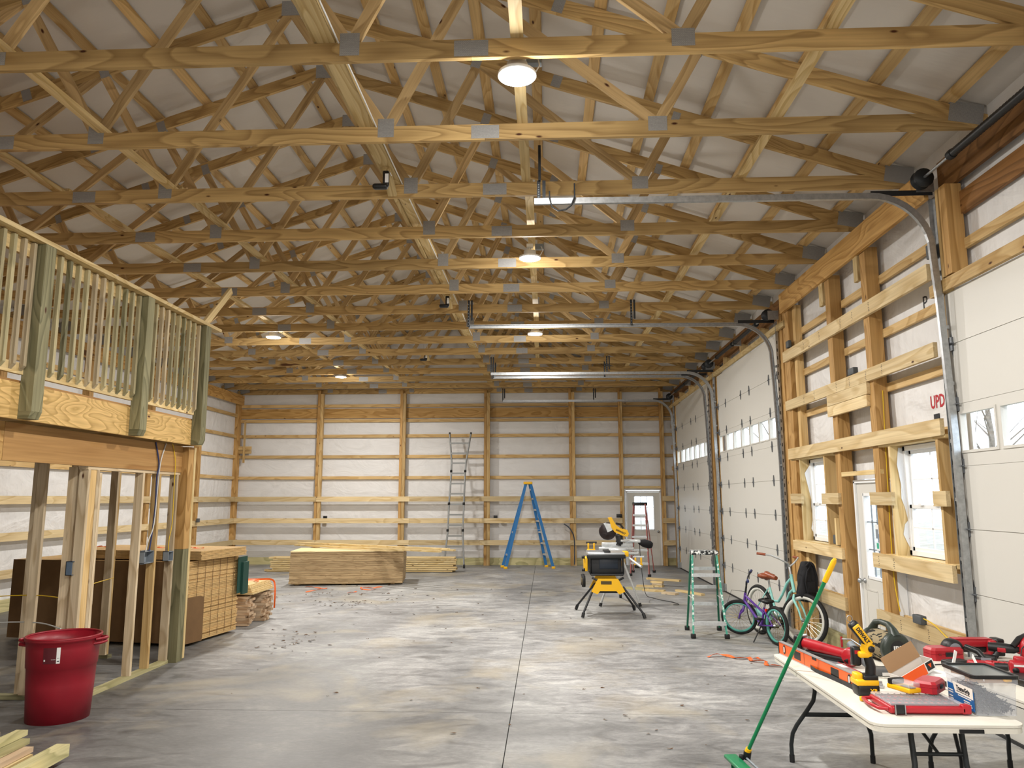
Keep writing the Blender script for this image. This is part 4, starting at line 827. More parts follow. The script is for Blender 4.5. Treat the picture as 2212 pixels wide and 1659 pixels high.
# ------------------------------------------------------------------ mitre saw on its stand
mc = thing('mitre_saw', 'yellow sliding mitre saw raised high with a dust bag, on a long tripod stand', 'mitre saw', (1.25, 13.8, 0))
MB().tube([(-.50, -.05, .90), (.36, -.05, .90)], .03, 8).tube([(.14, -.1, .86), (.36, -.45, .70)], .022, 8).build('stand_beam', ALU, mc)
for a, b in (((.0, -.1, .86), (-.34, -.23, .03)), ((.05, -.1, .86), (.356, -.21, .03)), ((0, .1, .86), (.13, 1.0, .03))):
    lg = MB().tube([a, b], .019, 8).build('leg', ALU, mc); MB().tube([V(a).lerp(V(b), .95), (b[0], b[1], .012)], .027, 8).build('leg_foot', BLACK, lg)
for x, z in ((-.52, 1.07), (.30, .82)):
    su = MB().rbox((x, -.1, z-.05), (.03, .05, .12), .004).rbox((x+.10, -.1, z-.05), (.03, .05, .12), .004).rbox((x+.05, -.1, z-.11), (.15, .06, .03), .006).build('work_support', YEL, mc); MB().tube([(x-.04, -.1, z+.02), (x+.15, -.1, z+.02)], .018, 10).build('roller', BLACK if x < 0 else ALU, su)
MB().rbox((.345, -.1, .68), (.12, .08, .06), .01).build('clamp_block', BLACK, mc)
MB().lathe([(0, 0), (.16, 0), (.16, .05), (0, .05)], 28, T=TR((.0, -.1, .94))).rbox((-.02, 0, .98), (.62, .08, .05), .01).build('saw_base', ALU, mc); MB().rbox((0, .04, 1.04), (.55, .025, .09), .006).build('fence', ALU, mc)
MB().tube([(.02, .05, 1.02), (.04, .08, 1.13), (.02, .06, 1.22)], .055, 10).rbox((.05, .05, 1.13), (.10, .12, .16), .02).build('pivot_head', DK, mc)
MB().tube([(.06, .0, 1.115), (.40, .0, 1.10)], .022, 10).tube([(.06, .06, 1.125), (.40, .06, 1.11)], .022, 10).rbox((.36, .03, 1.105), (.10, .10, .05), .01).build('slide_rails', ALU, mc)
gT = frame((-.17, -.03, 1.285), (1, -.1, 0), (0, 0, 1))
MB().lathe([(.0, -.03), (.14, -.03), (.155, -.015), (.155, .015), (.14, .03), (0, .03)], 32, T=gT).build('blade_guard', mat('dark_smoked_guard', '231a1c', .35), mc)
MB().lathe([(.0, -.036), (.10, -.036), (.10, -.032), (0, -.032)], 28, T=gT).build('blade', mat('dark_red_blade', '5c0f18', .35), mc); MB().prism([(-.07, .14), (.06, .13), (.09, .02), (.0, -.02), (-.03, .06)], .012, T=gT @ M.Translation((0, 0, .034))).build('guard_shroud', ALU, mc)
mh = MB().prism([(-.165, .25), (-.10, .26), (-.07, .20), (-.02, .12), (.06, .06), (.17, .04), (.20, -.03), (.17, -.08), (.08, -.06), (-.05, .0), (-.11, .08), (-.13, .17)], .08, T=frame((.0, -.07, 1.27), (1, 0, 0), (0, 0, 1)) @ M.Translation((0, 0, -.04))).build('motor_housing', YEL, mc)
text('maker_name', 'DEWALT', .045, frame((.055, -.112, 1.275), (1, 0, -.45), (0, 0, 1)), INK, mh, bold=.002)
MB().tube([(-.02, -.03, 1.42), (.06, -.03, 1.40), (.11, -.03, 1.33)], .018, 8).build('carry_handle', BLACK, mc)
MB().lathe([(.02, 0), (.05, .04), (.08, .12), (.078, .22), (.05, .27), (0, .28)], 16, T=TR((.36, .03, 1.10), ry=PI/2+.25) @ M.Diagonal((.9, .9, 1, 1))).build('dust_bag', mat('black_cloth_bag', '0e0f12', .9, bump=.4, scale=30), mc)
cable('black power cord dropping from the mitre saw and trailing to its plug', [(1.64, 13.82, 1.08), (1.66, 13.85, .8), (1.70, 13.9, .4), (1.80, 14.3, .12), (1.98, 14.75, .01), (2.10, 14.45, .01), (2.23, 14.25, .01), (2.31, 13.98, .01), (2.30, 13.87, .01), (2.21, 13.83, .012)], .006, BLACK, 'power_cord')
# offcuts
for i, (a, b, z, w, h, m) in enumerate((((2.17, 17.0), (2.80, 16.55), .14, .1, .038, WL), ((2.22, 16.75), (2.45, 16.62), .10, .1, .038, WL), ((2.24, 16.7), (2.44, 16.6), .06, .1, .038, WS), ((2.25, 16.72), (2.45, 16.6), .02, .12, .038, WL), ((2.28, 15.5), (2.52, 15.3), .02, .14, .038, WS), ((1.66, 16.3), (2.05, 16.0), .02, .14, .038, WGL), ((1.86, 16.3), (2.2, 16.2), .06, .12, .038, WL), ((1.95, 15.95), (2.35, 15.75), .02, .13, .038, WL), ((2.62, 15.9), (3.0, 15.2), .02, .09, .038, WL))):
    tag(board('offcut', (a[0], a[1], z), (b[0], b[1], z), w, h, m), ('long offcut balanced on the little block pile', 'top block under the long offcut', 'middle block under the long offcut', 'bottom block under the long offcut', 'square offcut lying in front of the block pile', 'greenish offcut left of the power cord', 'offcut resting on the greenish one', 'notched offcut between the cord and the block pile', 'yellowish offcut seen through the green ladder')[i], 'offcut')
# ------------------------------------------------------------------ bicycles
def bike(name, lbl, loc, yaw, r, wb, head, steer, mfr, mtire, mrim, spk, parts):
    t = thing(name, lbl, 'bicycle', loc, yaw); ax0 = V((0, 0, r)); ax1 = V((wb, 0, r)); hb, ht = V(head[0]), V(head[1])
    axis = (ht-hb).normalized(); S = M.Translation(hb) @ M.Rotation(steer, 4, axis) @ M.Translation(-hb)
    rw = parts.get('rw', .028)
    def wheel(nm, c, T):
        w = bpy.data.objects.new(nm, None); link(w, t); tw = parts['tire']
        A = T @ M.Translation(c) @ M.Rotation(PI/2, 4, 'X'); w.matrix_basis = A
        MB().tube([((r-tw)*math.cos(a), (r-tw)*math.sin(a), 0) for a in [2*PI*k/48 for k in range(48)]], tw, 8, closed=True).build('tire', mtire, w)
        MB().lathe([(r-tw*2.0-rw, -.012), (r-tw*1.7, -.014-tw*.35), (r-tw*1.7, .014+tw*.35), (r-tw*2.0-rw, .012), (r-tw*2.0-rw, -.012)], 48, cap=False).build('rim', mrim, w)
        b = MB(); R2 = r-tw*2-.02
        for k in range(28):
            a = 2*PI*k/28; o_ = .35*(1 if k % 2 else -1); b.tube([(.018*math.cos(a+o_*3), .018*math.sin(a+o_*3), .025*(1 if k % 4 < 2 else -1)), (R2*math.cos(a), R2*math.sin(a), 0)], .0013, 3, cap=False)
        b.build('spokes', spk, w); MB().lathe([(0, -.05), (.012, -.05), (.012, -.03), (.022, -.028), (.014, -.02), (.014, .02), (.022, .028), (.012, .03), (.012, .05), (0, .05)], 12).build('hub', STEEL, w); return w
    wheel('rear_wheel', ax0, M.Identity(4)); wheel('front_wheel', ax1, S)
    fr = MB()
    for pts, rad in parts['frame']: fr.tube(pts, rad, 10)
    for s in (-1, 1):
        fr.tube([ax0+V((0, s*.06, 0)), parts['bb']+V((0, s*.035, 0))], .010, 8).tube([ax0+V((0, s*.06, 0)), parts['seat']+V((-.01, s*.02, -.02))], .008, 8)
    fr.build('frame', mfr, t)
    fk = MB(); cr = hb-axis*.03
    for s in (-1, 1): fk.tube([cr+V((0, s*.02, 0)), cr+V((.015, s*.055, -.05)), cr.lerp(ax1, .6)+V((.01, s*.055, 0)), ax1+V((0, s*.055, 0))], [.016, .016, .013, .009], 8)
    fk.build('fork', parts.get('mfork', mfr), t).matrix_basis = S
    hbm = MB()
    hbm.tube([ht, ht+axis*.10], .013, 8)
    for s in (-1, 1): hbm.tube([ht+axis*.10]+[ht+axis*p[2]+V((p[0], s*p[1], 0)) for p in parts['bar']], .011, 8)
    hbm.build('handlebar', parts['mbar'], t).matrix_basis = S
    for s in (-1, 1):
        p, q = parts['bar'][-2], parts['bar'][-1]; A = ht+axis*p[2]+V((p[0], s*p[1], 0)); B_ = ht+axis*q[2]+V((q[0], s*q[1], 0)); MB().tube([A.lerp(B_, .1), B_+(B_-A)*.08], .017, 10).build('grip', parts['mgrip'], t).matrix_basis = S
    sx_, sy_, sz_ = parts['saddle']; MB().lathe([(0, -.03), (.05, -.032), (.085, -.01), (.08, .012), (.04, .028), (0, .03)], 20, T=M.Translation((sx_-.05, 0, sz_)) @ M.Diagonal((1.05, 1.15, 1, 1)) @ M.Scale(parts['ssc'], 4)).tube([(sx_-.04, 0, sz_), (sx_+.06, 0, sz_-.002), (sx_+.15*parts['ssc'], 0, sz_-.012)], [.05*parts['ssc'], .032*parts['ssc'], .022*parts['ssc']], 12).build('saddle', parts['msad'], t)
    MB().tube([parts['seat'], (sx_, 0, sz_-.02)], .013, 8).build('seat_post', STEEL, t)
    ck = MB().tube([(parts['bb'].x, -.06, parts['bb'].z), (parts['bb'].x+.10, -.065, parts['bb'].z-.10)], .010, 6).tube([(parts['bb'].x, .06, parts['bb'].z), (parts['bb'].x-.10, .065, parts['bb'].z+.10)], .010, 6).lathe([(0, -.003), (.08, -.003), (.08, .003), (0, .003)], 24, T=TR((parts['bb'].x, -.045, parts['bb'].z), rx=PI/2)); ck.build('crankset', parts['mcrank'], t)
    for s in (-1, 1): MB().rbox((parts['bb'].x-s*.10*-1*-1, s*.11, parts['bb'].z+(.10 if s > 0 else -.10)), (.09, .08, .025), .006).build('pedal', BLACK, t)
    MB().tube([(parts['bb'].x-.06, .05, parts['bb'].z), (parts['bb'].x-.10, .20, .01)], .008, 6).build('kickstand', BLACK, t)
    return t
TEAL = mat('mint_paint', '8fd0c8', .35); PUR = mat('purple_paint', '5a3590', .35); CREAM = mat('whitewall_rim', 'c8c8c0', .5); BROWN = mat('brown_leatherette', '8a4526', .4); MINTR = mat('mint_rim', '5ba79c', .45); SPK = mat('spoke_steel', 'b8b8b4', .3, .9); SPKG = mat('spoke_gold', '9a8a50', .4, .6)
bb = V((.43, 0, .285)); seat = V((.28, 0, .66))
bt = bike('bicycle', 'mint green cruiser bicycle with brown saddle and grips, black bag on its handlebar', (2.95, 11.02, 0), math.radians(-74.5), .335, 1.01, ((.86, 0, .66), (.80, 0, .88)), math.radians(23), TEAL, RUBBER, CREAM, SPK,
     dict(tire=.026, bb=bb, seat=seat, bar=((.03, .05, .14), (.0, .18, .19), (-.04, .29, .225), (-.07, .34, .23), (-.17, .39, .235)), mbar=ALU, mgrip=BROWN, msad=BROWN, saddle=(.26, 0, .81), ssc=1.25, mcrank=STEEL,
     frame=(([bb, seat], .016), ([(.86, 0, .66), (.80, 0, .88)], .021), ([(.81, 0, .84), (.70, 0, .76), (.58, 0, .60), (.48, 0, .50), (.345, 0, .49)], .017), ([(.845, 0, .70), (.75, 0, .64), (.66, 0, .50), (.58, 0, .36), (.44, 0, .29)], .017))))
gd = MB().prism([(-.02, -.04), (.43, -.06), (.50, .0), (.43, .07), (.2, .05), (-.02, .03)], .01, T=frame((.0, -.085, .31), (1, 0, 0), (0, 0, 1))).build('chain_guard', TEAL, bt)
bb2 = V((.33, 0, .20)); seat2 = V((.25, 0, .44))
bp = bike('bicycle', 'small purple kids bicycle with black tyres and mint rims beside the green ladder', (2.93, 10.19, 0), math.radians(108.3), .245, .82, ((.72, 0, .43), (.68, 0, .57)), math.radians(52), PUR, RUBBER, MINTR, SPKG,
     dict(tire=.024, rw=.012, bb=bb2, seat=seat2, bar=((.0, .04, .13), (.0, .10, .20), (-.02, .16, .24), (-.03, .24, .245)), mbar=BLACK, mgrip=NAVY, msad=BLACK, saddle=(.22, 0, .53), ssc=.9, mcrank=DK,
     frame=(([bb2, seat2], .015), ([(.72, 0, .43), (.68, 0, .58)], .019), ([(.69, 0, .54), (.25, 0, .36)], .016), ([(.71, 0, .47), (.33, 0, .20)], .018))))
MB().rbox((.20, 0, .40), (.03, .05, .05), .006).build('red_reflector', mat('reflector_red', 'd8200c', .2), bp)
MB().tube([(.63, .03, .60), (.70, .2, .62), (.74, .25, .45), (.68, .1, .40)], .003, 5).build('brake_cable', BLACK, bp)
bgm = mat('black_bag_cloth', '0f1015', .85, bump=.5, scale=22)
bm_ = bmesh.new(); bmesh.ops.create_icosphere(bm_, subdivisions=4, radius=1)
for v in bm_.verts:
    x, y, z = v.co; h = z; sq = (abs(z)**.6)*(1 if z > 0 else -1)
    wx = .125*(1-.32*max(0, h)**1.5)*(1+.05*math.sin(z*9)+.03*math.sin(y*8+z*5)); k = 1/max(.35, (abs(x)**4+abs(y)**4+abs(z)**4)**.25)
    v.co = V((x*k*wx*.92+.018*math.sin(z*3.2), y*k*.082+.010*math.sin(x*9+z*6), z*k*.255))
me = bpy.data.meshes.new('shell'); bm_.to_mesh(me); bm_.free(); me.polygons.foreach_set('use_smooth', [True]*len(me.polygons)); me.materials.append(bgm)
bag = thing('backpack', 'black backpack hanging from the mint bicycle handlebar', 'backpack', (3.335, 10.16, .80), .3)
sh = bpy.data.objects.new('shell', me); link(sh, bag)
MB().tube([(-.05, -.07, .20), (-.02, -.10, .25), (.05, -.09, .20), (.09, -.085, .05), (.08, -.08, -.12)], .014, 8).tube([(.03, -.07, .22), (-.05, -.09, .14), (-.08, -.085, .0), (-.05, -.08, -.15)], .012, 8).build('strap', bgm, bag)
MB().rbox((0, -.075, -.06), (.13, .05, .16), .025).build('front_pocket', bgm, bag)
# ------------------------------------------------------------------ broom
BG = mat('broom_green', '0f7a4c', .35)
br_ = thing('push_broom', 'green handled push broom with yellow grip leaning against the table edge', 'broom', (1.36, 5.6, 0))
d_ = V((.24, -.28, .68)); A = V((0, 0, .12))
MB().tube([A+d_*.04, A+d_*1.78], .0125, 12).build('handle', BG, br_); MB().tube([A+d_*1.78, A+d_*1.85, A+d_*1.97, A+d_*2.0], [.0165, .0175, .0175, .010], 14).build('yellow_grip', YEL, br_); MB().tube([A+d_*.02, A+d_*.06], .021, 12).build('yellow_collar', YEL, br_)
MB().tube([A-V((0, 0, .03)), A+d_*.03], .026, 10).rbox((-.035, .0, .10), (.03, .03, .035), .006).build('socket', BLACK, br_)
MB().rbox((-.06, -.22, .085), (.09, .60, .025), .008, R=M.Rotation(.12, 3, 'Z')).build('head_block', BG, br_); MB().tube([(-.01, .03, .10), (.03, -.35, .10)], .008, 6).build('brace', GREYP, br_)
b = MB(); random.seed(2)
for i in range(46):
    for j in range(4): x, y = -.095+j*.023+.036-i*.0016*0, .06-i*.0125; b.tube([(x-.036+.0, y, .078), (x-.036+random.uniform(-.012, .012), y+random.uniform(-.008, .008), .002)], .0035, 3, cap=False)
tag(b.build('bristles', BG, br_), kind='stuff')
# ------------------------------------------------------------------ small fittings on the walls and braces
for lbl, p, s in (('black outlet box between the first two posts of the back wall', (-6.34, 21.74, 1.34), (.11, .05, .07)), ('black outlet box behind the blue ladder', (-1.45, 21.74, 1.35), (.11, .05, .07)), ('black double outlet box beside the entry door of the back wall', (2.03, 21.66, 1.375), (.15, .05, .10))):
    ob = MB().rbox((0, 0, 0), s, .006); ob.box((-s[0]*.2, -s[1]/2-.001, 0), (.02, .002, .03)).box((s[0]*.2, -s[1]/2-.001, 0), (.02, .002, .03)); o = ob.build('outlet_box', BLACK); o.location = p; tag(o, lbl, 'outlet box')
for lbl, p, s in (('grey box on the upper wall by the nearest door track', (3.50, 6.77, 4.07), (.05, .09, .13)), ('grey box at the left end of the upper rail', (3.50, 10.86, 4.05), (.05, .12, .10)), ('dark outlet box above the doubled rail', (3.53, 8.75, 3.30), (.06, .16, .08)), ('grey outlet box on the lowest rail with yellow cables', (3.47, 7.48, .74), (.06, .16, .08)), ('dark outlet box under the left window edge', (3.54, 9.60, 1.36), (.05, .12, .11)), ('dark outlet box on the left wall post', (-8.90, 19.25, 1.32), (.06, .1, .1))):
    o = MB().rbox((0, 0, 0), s, .008).build('outlet_box', mat('box_dark_grey', '4c5052', .6)); o.location = p; tag(o, lbl, 'outlet box')
cable('yellow cable running down the post between entry door and window', [(3.60, 8.185, 3.0), (3.58, 8.185, 2.0), (3.57, 8.18, 1.4), (3.57, 8.17, 1.0), (3.58, 8.12, .72)], .006, YC)
cable('yellow cable looping from the grey box along the lowest rail', [(3.47, 7.42, .76), (3.46, 7.2, .74), (3.47, 7.0, .66), (3.48, 6.9, .62)], .006, YC)
cable('dark conduit curving down the back wall behind the blue ladder', [(.48, 21.62, 1.15), (.62, 21.60, 1.05), (.74, 21.6, .85), (.77, 21.6, .55), (.76, 21.6, .04)], .018, mat('grey_conduit', '3b4350', .5), 'conduit')
cable('white cable running along the middle ceiling brace', [(-1.44, 4.4, 5.05), (-1.44, 5.6, 5.04), (-1.45, 7.0, 5.05), (-1.44, 9, 5.05), (-1.44, 12, 5.05), (-1.45, 16, 5.05)], .007, WHITEP)
for i, (x, y) in enumerate(((-1.53, 7.0), (-1.53, 11.6), (-2.60, 16.2))):
    t = thing('ceiling_sensor', ('black corded device hanging from the end of the ceiling brace, nearest', 'black device hanging from the ceiling brace farther back, left of the door hanger', 'smallest black device hanging under a far truss')[i], 'sensor', (x, y, 4.93))
    board('brace_end', (0, -.12, .10), (0, .22, -.03), .085, .038, WL, t, (0, .35, 1)); MB().rbox((0, -.10, .0), (.06, .045, .16), .012).build('body', BLACK, t); MB().rbox((-.05, -.12, -.085), (.15, .07, .055), .025, seg=3).build('head', BLACK, t); MB().box((.012, -.124, .0), (.035, .003, .09)).build('sticker', WHITEP, t)
    MB().tube([(0, -.10, .07), (-.02, -.12, .22), (0, -.12, .28), (.03, -.11, .22), (.02, -.10, .1), (.05, -.08, .04)], .005, 6).build('cable_loop', WHITEP, t)
# debris on the floor: dry leaves and crumbs
random.seed(33); LEAF = mat('dry_leaf', '5a4028', .85, noise=.4, scale=30); b = MB()
def leaf(x, y, s):
    a = random.uniform(0, 2*PI); n = 6; vs = [(0, 0, .004)]
    for k in range(n): r = s*random.uniform(.4, 1); an = a+2*PI*k/n; vs.append((r*math.cos(an), r*.55*math.sin(an), .002+random.uniform(0, .35)*s))
    b.add([(x+p[0], y+p[1], p[2]+.002) for p in vs], [(0, k+1, (k+1) % n+1) for k in range(n)])
for cx_, cy_, n, sx_, sy_, s in ((-4.0, 14.6, 90, 1.2, .9, .035), (-2.0, 15, 20, 1.5, 1, .04), (-3.6, 13.9, 40, .25, .25, .03), (-3.4, 10.2, 40, .22, .45, .035), (-3.0, 11.5, 22, 1.4, 1.6, .03), (0, 10.5, 26, 2.2, 3, .03), (-1.2, 8, 22, 2.6, 1.8, .03), (1.2, 8, 16, 1.0, 1.6, .03)):
    for i in range(n): leaf(random.gauss(cx_, sx_), random.gauss(cy_, sy_), s*random.uniform(.3, 1.3))
tag(b.build('dry_leaves', LEAF), 'scattered dry leaves and crumbs on the concrete floor', 'leaves', kind='stuff')
# ------------------------------------------------------------------ folding tables
TTOP = mat('table_white_plastic', 'dcd8cc', .5, noise=.05, scale=6, bump=.05); TLEG = mat('table_leg_charcoal', '262a2c', .45, .3)
def rrect(hx, hy, r, n=6):
    P = []
    for cx_, cy_, a0 in ((hx-r, hy-r, 0), (-hx+r, hy-r, PI/2), (-hx+r, -hy+r, PI), (hx-r, -hy+r, 1.5*PI)):
        for k in range(n+1): a = a0+PI/2*k/n; P.append((cx_+r*math.cos(a), cy_+r*math.sin(a)))
    return P
def ftable(lbl, x, y, rz, hy=.88):
    t = thing('folding_table', lbl, 'table', (x, y, 0), rz, 'white folding tables'); hx = .38
    b = MB(); b.prism(rrect(hx, hy, .07), .012, z0=.723); b.prism(rrect(hx-.004, hy-.004, .066), .03, z0=.694)
    b.build('table_top', TTOP, t)
    MB().box((0, 0, .6935), (2*hx-.02, .004, .004)).build('fold_seam', TLEG, t)
    b = MB(); 
    for s in (-1, 1): b.box((s*(hx-.05), 0, .685), (.02, 2*hy-.25, .02))
    b.build('under_frame', TLEG, t)
    MB().box((.10, -hy+.003, .705), (.12, .01, .018)).build('leg_notch', BLACK, t)
    for s in (-1, 1):
        yb = s*(hy-.17); yf = s*(hy-.04)
        for q in (-1, 1):
            pts = [(q*.13, yb, .69), (q*.13, yb+s*.03, .50), (q*.14, yb+s*.04, .44), (q*.18, yb+s*.06, .37), (q*.25, yb+s*.09, .26), (q*.275, yb+s*.11, .20), (q*.283, yf, .12), (q*.283, yf, .03)]
            lg = MB().tube(pts, .0145, 10).build('leg', TLEG, t); MB().tube([(q*.283, yf, .05), (q*.283, yf, 0)], .018, 10).build('foot_cap', BLACK, lg)
        MB().tube([(-.13, yb+s*.02, .55), (.13, yb+s*.02, .55)], .010, 8).rbox((0, yb+s*.065, .34), (.40, .012, .03), .004).build('cross_bar', TLEG, t)
        MB().tube([(0, yb+s*.02, .55), (0, yb-s*.30, .67)], .009, 8).build('lock_brace', TLEG, t)
    return t
ftable('white folding table in front, loaded with level, work light and organiser', 2.02, 4.99, 0)
ftable('second white folding table behind on the right, loaded with red tools', 3.01, 4.93, .09, .86)
TZ = .7355
def item(name, lbl, cat, x, y, rz=0, z=TZ, group=None): return thing(name, lbl, cat, (x, y, z), rz, group)
ORL = mat('level_orange', 'e8601a', .4); LEVT = mat('level_silver', 'b9babd', .35, .6); CLEAR, nt, p = nodes('clear_plastic'); p.inputs['Base Color'].default_value = (.86, .88, .92, 1); p.inputs['Alpha'].default_value = .30; p.inputs['Roughness'].default_value = .15
FROST, nt, p = nodes('frosted_plastic'); p.inputs['Base Color'].default_value = (.72, .76, .84, 1); p.inputs['Alpha'].default_value = .29; p.inputs['Roughness'].default_value = .35
# long level standing on its edge
a = V((1.705, 5.86, TZ)); b2 = V((1.835, 4.76, TZ)); d = b2-a; Ln = d.length; an = math.atan2(d.y, d.x)
lv = thing('spirit_level', 'long orange spirit level standing on edge along the table side', 'level', (a+b2)/2, an)
MB().box((0, 0, .0295), (Ln, .020, .052)).build('body', ORL, lv); MB().box((0, 0, .0575), (Ln, .026, .004)).box((0, 0, .002), (Ln, .026, .004)).build('edge_rails', LEVT, lv)
for x in (-Ln/2+.09, Ln/2-.10):
    MB().lathe([(.020, -.0125), (.020, .0125), (.014, .0125), (.014, -.0125), (.020, -.0125)], 20, T=TR((x, 0, .03), rx=PI/2), cap=False).lathe([(0, -.0105), (.014, -.0105)], 20, T=TR((x, 0, .03), rx=PI/2), cap=False).build('vial_ring', BLACK, lv); MB().tube([(x, -.012, .042), (x, -.012, .018)], .005, 8).tube([(x, .012, .042), (x, .012, .018)], .005, 8).build('vial', WHITEP, lv)
for x in (-Ln/2+.30, Ln/2-.28): MB().box((x, 0, .03), (.10, .0225, .034)).build('hand_hole', BLACK, lv)
MB().box((0, 0, .05), (.06, .024, .012)).build('centre_vial', BLACK, lv); MB().box((-.15, 0, .0295), (.004, .0208, .052)).build('seam', STEELD, lv)
for s in (-1, 1): MB().box((s*(Ln/2+.003), 0, .03), (.008, .026, .060)).build('end_cap', BLACK, lv)
lv.scale = (1, 1, 1.55)
l2 = thing('spirit_level', 'silver level with red edges lying flat behind the orange one', 'level', (1.955, 5.36, TZ), math.atan2(-.74, .07)); MB().box((0, 0, .012), (.76, .055, .020)).build('body', LEVT, l2)
for s in (-1, 1): MB().box((0, s*.029, .014), (.76, .003, .024)).build('red_edge', RED, l2)
MB().box((.25, 0, .0225), (.12, .05, .001)).box((0, 0, .0225), (.1, .045, .001)).build('window', WHITEP, l2)
l3 = item('rail_pieces', 'small stack of silver rail pieces beside the work light', 'rail', 1.95, 4.90, -.3)
for i in range(3): MB().box((0, -.03+.03*i, .006+.008*i), (.14, .022, .010)).build('rail_piece', LEVT, l3)
# dark shears/strap on the edge
sq = item('leather_strap', 'dark grey strap curling over the table edge before the orange level', 'strap', 1.76, 5.15, -.1)
MB().sweep([(-.001, -.02), (.001, -.02), (.001, .02), (-.001, .02)], [(-.02, .30, .012), (-.03, .20, .006), (-.02, .10, .004), (.02, -.05, .008), (.06, -.20, .006), (.09, -.36, .012)], (0, 0, 1)).build('strap', mat('dark_strap', '2a2a2e', .7), sq)
# red stick tool
rt_ = item('cordless_tool', 'long red cordless tool lying at the far end of the front table', 'power tool', 1.93, 5.65)
A = V((-.09, .08, .10)); B_ = V((.10, -.20, .075))
MB().tube([A, A.lerp(B_, .3), A.lerp(B_, .7), B_], [.037, .040, .036, .034], 14).build('body', RED, rt_); MB().rbox(A+V((-.025, .03, 0)), (.06, .09, .11), .02, R=M.Rotation(-.9, 3, 'Z')).build('black_head', BLACK, rt_); MB().tube([A+V((-.03, .03, .04)), A+V((.02, .0, .055))], .012, 8).build('chrome_tip', STEEL, rt_)
MB().lathe([(0, -.03), (.05, -.03), (.062, -.01), (.062, .01), (.05, .03), (0, .03)], 24, T=frame(B_+V((.015, -.02, -.010)), (.6, -.5, 0), (0, 0, 1))).build('round_end', RED, rt_); MB().tube([A+V((0, -.03, -.06)), B_+V((.0, -.03, -.035))], .022, 8).build('lower_grip', BLACK, rt_); MB().rbox(B_+V((.015, -.06, -.03)), (.04, .02, .05), .006).build('latch', STEEL, rt_)
# caulking gun with grey tube
cg = item('caulking_gun', 'caulking gun holding a grey cartridge behind the work light', 'caulking gun', 2.12, 5.50)
MB().tube([(-.01, .10, .12), (.02, -.05, .05)], .026, 14).build('cartridge', GREYP, cg); MB().lathe([(0, -.008), (.045, -.008), (.045, .008), (0, .008)], 20, T=frame((.03, -.06, .045), (.9, .5, 0), (0, 0, 1))).build('end_disc', GREYP, cg)
MB().tube([(-.06, .12, .15), (.0, .10, .15), (.06, -.02, .10), (.05, -.08, .03)], .006, 6).tube([(-.06, .12, .15), (-.06, .12, .07)], .005, 6).build('frame_rod', STEEL, cg); MB().box((-.06, .12, .13), (.012, .01, .07)).build('trigger', RED, cg)
# work light
YBT = BLACK
wk = item('work_light', 'tall yellow and black cordless work light standing on its battery', 'work light', 1.845, 4.70, 0)
MB().rbox((0, 0, .032), (.125, .10, .062), .012).build('battery', BLACK, wk); MB().rbox((-.005, 0, .075), (.13, .105, .035), .010).rbox((-.045, 0, .10), (.045, .07, .05), .012).build('foot_housing', YEL, wk); MB().rbox((.015, -.003, .10), (.085, .095, .03), .008).build('foot_cover', BLACK, wk)
MB().tube([(.03, 0, .10), (.035, 0, .16), (.02, 0, .22)], [.030, .028, .024], 12).build('grip', BLACK, wk)
MB().tube([(.02, 0, .215), (.015, 0, .25), (.035, 0, .29)], [.028, .034, .036], 12).rbox((-.005, -.01, .225), (.06, .04, .035), .01).build('swivel_joint', YEL, wk); MB().lathe([(0, 0), (.018, 0), (.018, .006), (0, .006)], 16, T=TR((.03, -.038, .26), rx=PI/2)).build('joint_cap', BLACK, wk)
MB().rbox((-.035, .03, .21), (.05, .05, .11), .012).build('rear_battery', BLACK, wk); MB().box((-.035, .003, .235), (.03, .004, .02)).build('red_badge', RED, wk)
hx_ = V((-.085, 0, .115)).normalized(); HT = frame((-.01, 0, .33), hx_, (0, -1, 0))
MB().rbox((0, 0, 0), (.175, .055, .05), .014, T=frame((-.008, -.0, .335), hx_, (0, -1, 0)) @ M.Rotation(PI/2, 4, 'X')).build('head', BLACK, wk)
MB().rbox((0, 0, 0), (.135, .044, .010), .006, T=frame((-.008, -.026, .335), hx_, V((0, -1, 0)).cross(hx_))).build('head_face', YEL, wk)
tx = text('maker_name', 'DEWALT', .030, frame((-.010, -.0325, .335), -hx_, V((0, -1, 0)).cross(-hx_)), INK, wk, bold=.0012, sx=.85)
text('model_print', 'XR', .032, frame((.025, -.0515, .030), (1, 0, 0), (0, 0, 1)), YEL, wk, bold=.001)
MB().tube([(-.068+.016*math.cos(a), 0, .425+.018*math.sin(a)) for a in [2*PI*k/18 for k in range(18)]], .0022, 6, closed=True).build('hook_ring', STEEL, wk)
# speaker
SPG = mat('speaker_olive', '2a332c', .4); CAMO, nt, p = nodes('camouflage_cloth'); tc = N(nt, 'ShaderNodeTexCoord'); n_ = N(nt, 'ShaderNodeTexNoise'); n_.inputs['Scale'].default_value = 16; n_.inputs['Detail'].default_value = 3; mp_ = N(nt, 'ShaderNodeMapping'); mp_.inputs['Scale'].default_value = (1, 1, 2.4); nt.links.new(tc.outputs['Object'], mp_.inputs[0]); nt.links.new(mp_.outputs[0], n_.inputs['Vector']); r = ramp(nt, n_.outputs[0], [(.46, hexc('15140f')), (.50, hexc('8d7f62'))]); r.color_ramp.interpolation = 'LINEAR'; nt.links.new(r.outputs[0], p.inputs['Base Color']); p.inputs['Roughness'].default_value = .9
sk = item('speaker', 'large olive green portable speaker with camouflage cloth and loop handle', 'speaker', 2.36, 5.64, .20)
ax_ = V((0, -1, 0))
MB().lathe([(0, -.13), (.085, -.13), (.10, -.11), (.102, 0), (.10, .11), (.085, .13), (0, .13)], 36, T=TR((0, 0, .105), rx=PI/2)).build('cloth_body', CAMO, sk)
